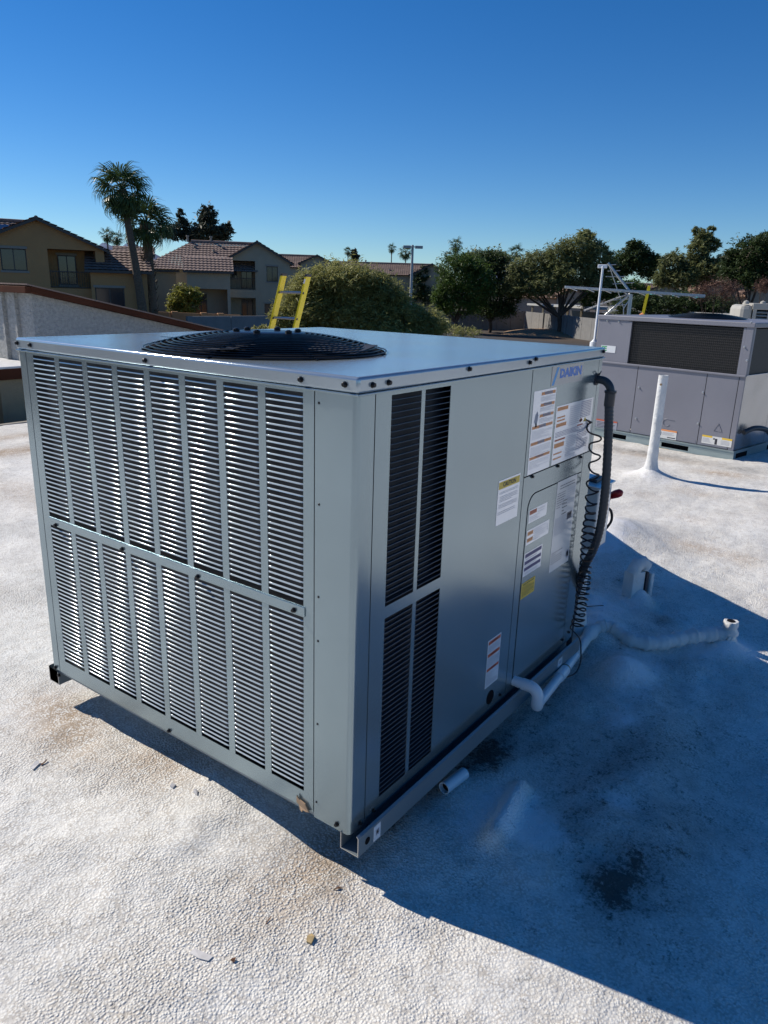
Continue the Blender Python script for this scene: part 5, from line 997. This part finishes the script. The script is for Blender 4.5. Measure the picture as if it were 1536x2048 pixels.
long_wall('garden_wall', 262, 55, 480, 56, -1.95, -2.12, .2, 'orangewall', 'sunlit orange tan garden wall in front of the greige house', pil=[.35, .62, .78])
long_wall('block_wall', 372, 50, 850, 66, -2.05, -2.05, .2, 'block', 'shaded grey block wall running behind the ladder below the greige house', 3.0)
long_wall('block_wall', 800, 92, 1054, 95, -2.35, -2.15, .2, 'block', 'shaded grey block wall under the dark green trees', 1.7)
long_wall('block_wall', 1054, 95, 1212, 78, -2.15, -2.25, .2, 'block', 'lit grey block wall with pilasters behind the acacia trunk', 2.0, pil=[.27, .58])
T = Thing('carport', at(1140, 612, 112)*1, 'long white edged carport roof behind the block wall', 'carport')
ca, cb = at(1055, 608, 112), at(1500, 634.5, 60); ca.z = cb.z = (ca.z+cb.z)/2; u = cb-ca; u.z = 0; v = Vector((-u.y, u.x, 0)).normalized()
ca = at(1055, 608.5, 105); cb = at(1500, 634, 62); u = cb-ca
b = MB(); b.obox(ca, u, v*6, (0, 0, .12)); b.obox(ca-v*.06-Vector((0, 0, .12)), u, v*.05, (0, 0, .26)); T.put(b, 'roof', M['lampwhite'])
for k in range(12):
    c_ = ca+u*((k+.3)/12)+v*.3; b = MB(); b.box((c_.x-.1, c_.y-.1, -3.3), (c_.x+.1, c_.y+.1, c_.z)); T.put(b, 'post', M['wall_gray'])
b = MB(); b.obox(Vector((ca.x, ca.y, -3.3))+v*6, Vector((u.x, u.y, 0)), v*.2, (0, 0, 2.4)); T.put(b, 'back_wall', M['frame'])
lp = at(822, 580, 60); T = Thing('lamp_post', (lp.x, lp.y, -3.3), 'pale double headed lamp post rising behind the palo verde', 'lamp post')
lx = Vector((math.sin(azim(822)), -math.cos(azim(822)), 0)); zt = at(822, 494, 60).z
b = MB(); b.tube([(lp.x, lp.y, -3.3), (lp.x, lp.y, zt+.15)], [.13, .09], 10); T.put(b, 'pole', M['lampwhite'], smooth=60)
for s in (-1, 1):
    c_ = Vector((lp.x, lp.y, zt))+lx*s*(.42 if s < 0 else .48); b = MB(); b.obox(c_-lx*.30-Vector((-lx.y, lx.x, 0))*.2-Vector((0, 0, .10)), lx*.60, Vector((-lx.y, lx.x, 0))*.4, (0, 0, .20)); T.put(b, 'lamp_head', M['lampwhite'], bevel=.03)
    b = MB(); b.tube([(lp.x, lp.y, zt+.02), c_], .035, 6); T.put(b, 'arm', M['lampwhite'])
# dirt bank
dirt = pm('pale_dirt', (.36, .235, .135), .95, 0, vscale=.5, col2=(.27, .17, .10), bump=(6, .6, .05))
b = MB(); c = at(1128, 650, 89); az = azim(1128); n1, n2 = 28, 16; W2, D2 = 7.0, 6.0
for j in range(n2+1):
    for i in range(n1+1):
        fx, fy = i/n1*2-1, j/n2*2-1; hh = max(0, 1-fx*fx)*max(0, 1-fy*fy); X_ = fx*W2; Y_ = fy*D2; q = Vector((c.x, c.y, 0))+Vector((math.sin(az), -math.cos(az), 0))*X_+Vector((math.cos(az), math.sin(az), 0))*Y_
        b.v.append((q.x, q.y, -3.36+.75*hh**.8+.06*noise.noise((q.x*.6, q.y*.6, 0))))
for j in range(n2):
    for i in range(n1): k = j*(n1+1)+i; b.f.append((k, k+1, k+n1+2, k+n1+1)); b.mi.append(0)
tag(b.build('dirt_bank', dirt, smooth=True), kind='structure')
# flat sheet of dark grey ground between
b = MB(); a1, a2, a3, a4 = at(820, 700, 30), at(1300, 700, 30), at(1230, 650, 72), at(880, 650, 84)
b.quad(*[(q.x, q.y, -3.294) for q in (a1, a2, a3, a4)]); tag(b.build('dark_yard', M['dark_ground']), kind='structure')
# ------------------------------------------------------------ hills
def hill(name, profile, D, mat, depth=900, seed=0):
    """profile: (photo x, photo y) of the skyline; built as a ridge with real slopes"""
    b = MB(); xs = np.linspace(profile[0][0], profile[-1][0], 60); ys = np.interp(xs, [p_[0] for p_ in profile], [p_[1] for p_ in profile]); n = len(xs); rows = 14
    for j in range(rows+1):
        f = j/rows
        for i, (x, y) in enumerate(zip(xs, ys)):
            top = at(x, y, D); az_ = math.atan2((top-CAM).y, (top-CAM).x); prof = 1-abs(f-.6)/.6 if f < .6 else 1-(f-.6)/.4; q = Vector((CAM.x, CAM.y, 0))+Vector((math.cos(az_), math.sin(az_), 0))*(D+(f-.6)*depth)
            h = (top.z+3.3)*max(0, prof)**.8; h *= 1+.25*noise.noise((q.x*.004, q.y*.004, seed))*(1 if abs(f-.6) > .08 else .15); b.v.append((q.x, q.y, -3.4+max(0, h)))
    for j in range(rows):
        for i in range(n-1): k = j*n+i; b.f.append((k, k+1, k+n+1, k+n)); b.mi.append(0)
    tag(b.build(name, mat, smooth=180), kind='structure')
hb = pm('haze_tinted_rock', (.11, .155, .26), 1, 0, vscale=.006, col2=(.085, .12, .20), bump=(.02, .6, 20))  # blue of the distance haze put into the rock colour
ht = pm('desert_hill_rock', (.33, .24, .18), 1, 0, vscale=.03, col2=(.17, .15, .10), detail=8, bump=(.06, .8, 6))
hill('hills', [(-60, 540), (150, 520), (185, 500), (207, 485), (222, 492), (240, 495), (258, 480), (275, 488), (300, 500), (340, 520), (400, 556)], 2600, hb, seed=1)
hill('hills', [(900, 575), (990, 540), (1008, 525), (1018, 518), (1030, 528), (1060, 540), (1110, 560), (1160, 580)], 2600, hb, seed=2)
hill('hills', [(1330, 590), (1400, 545), (1425, 520), (1440, 510), (1462, 508), (1480, 500), (1500, 487), (1520, 478), (1545, 465), (1600, 440), (1700, 400), (1800, 460), (1900, 590)], 620, ht, depth=300, seed=3)
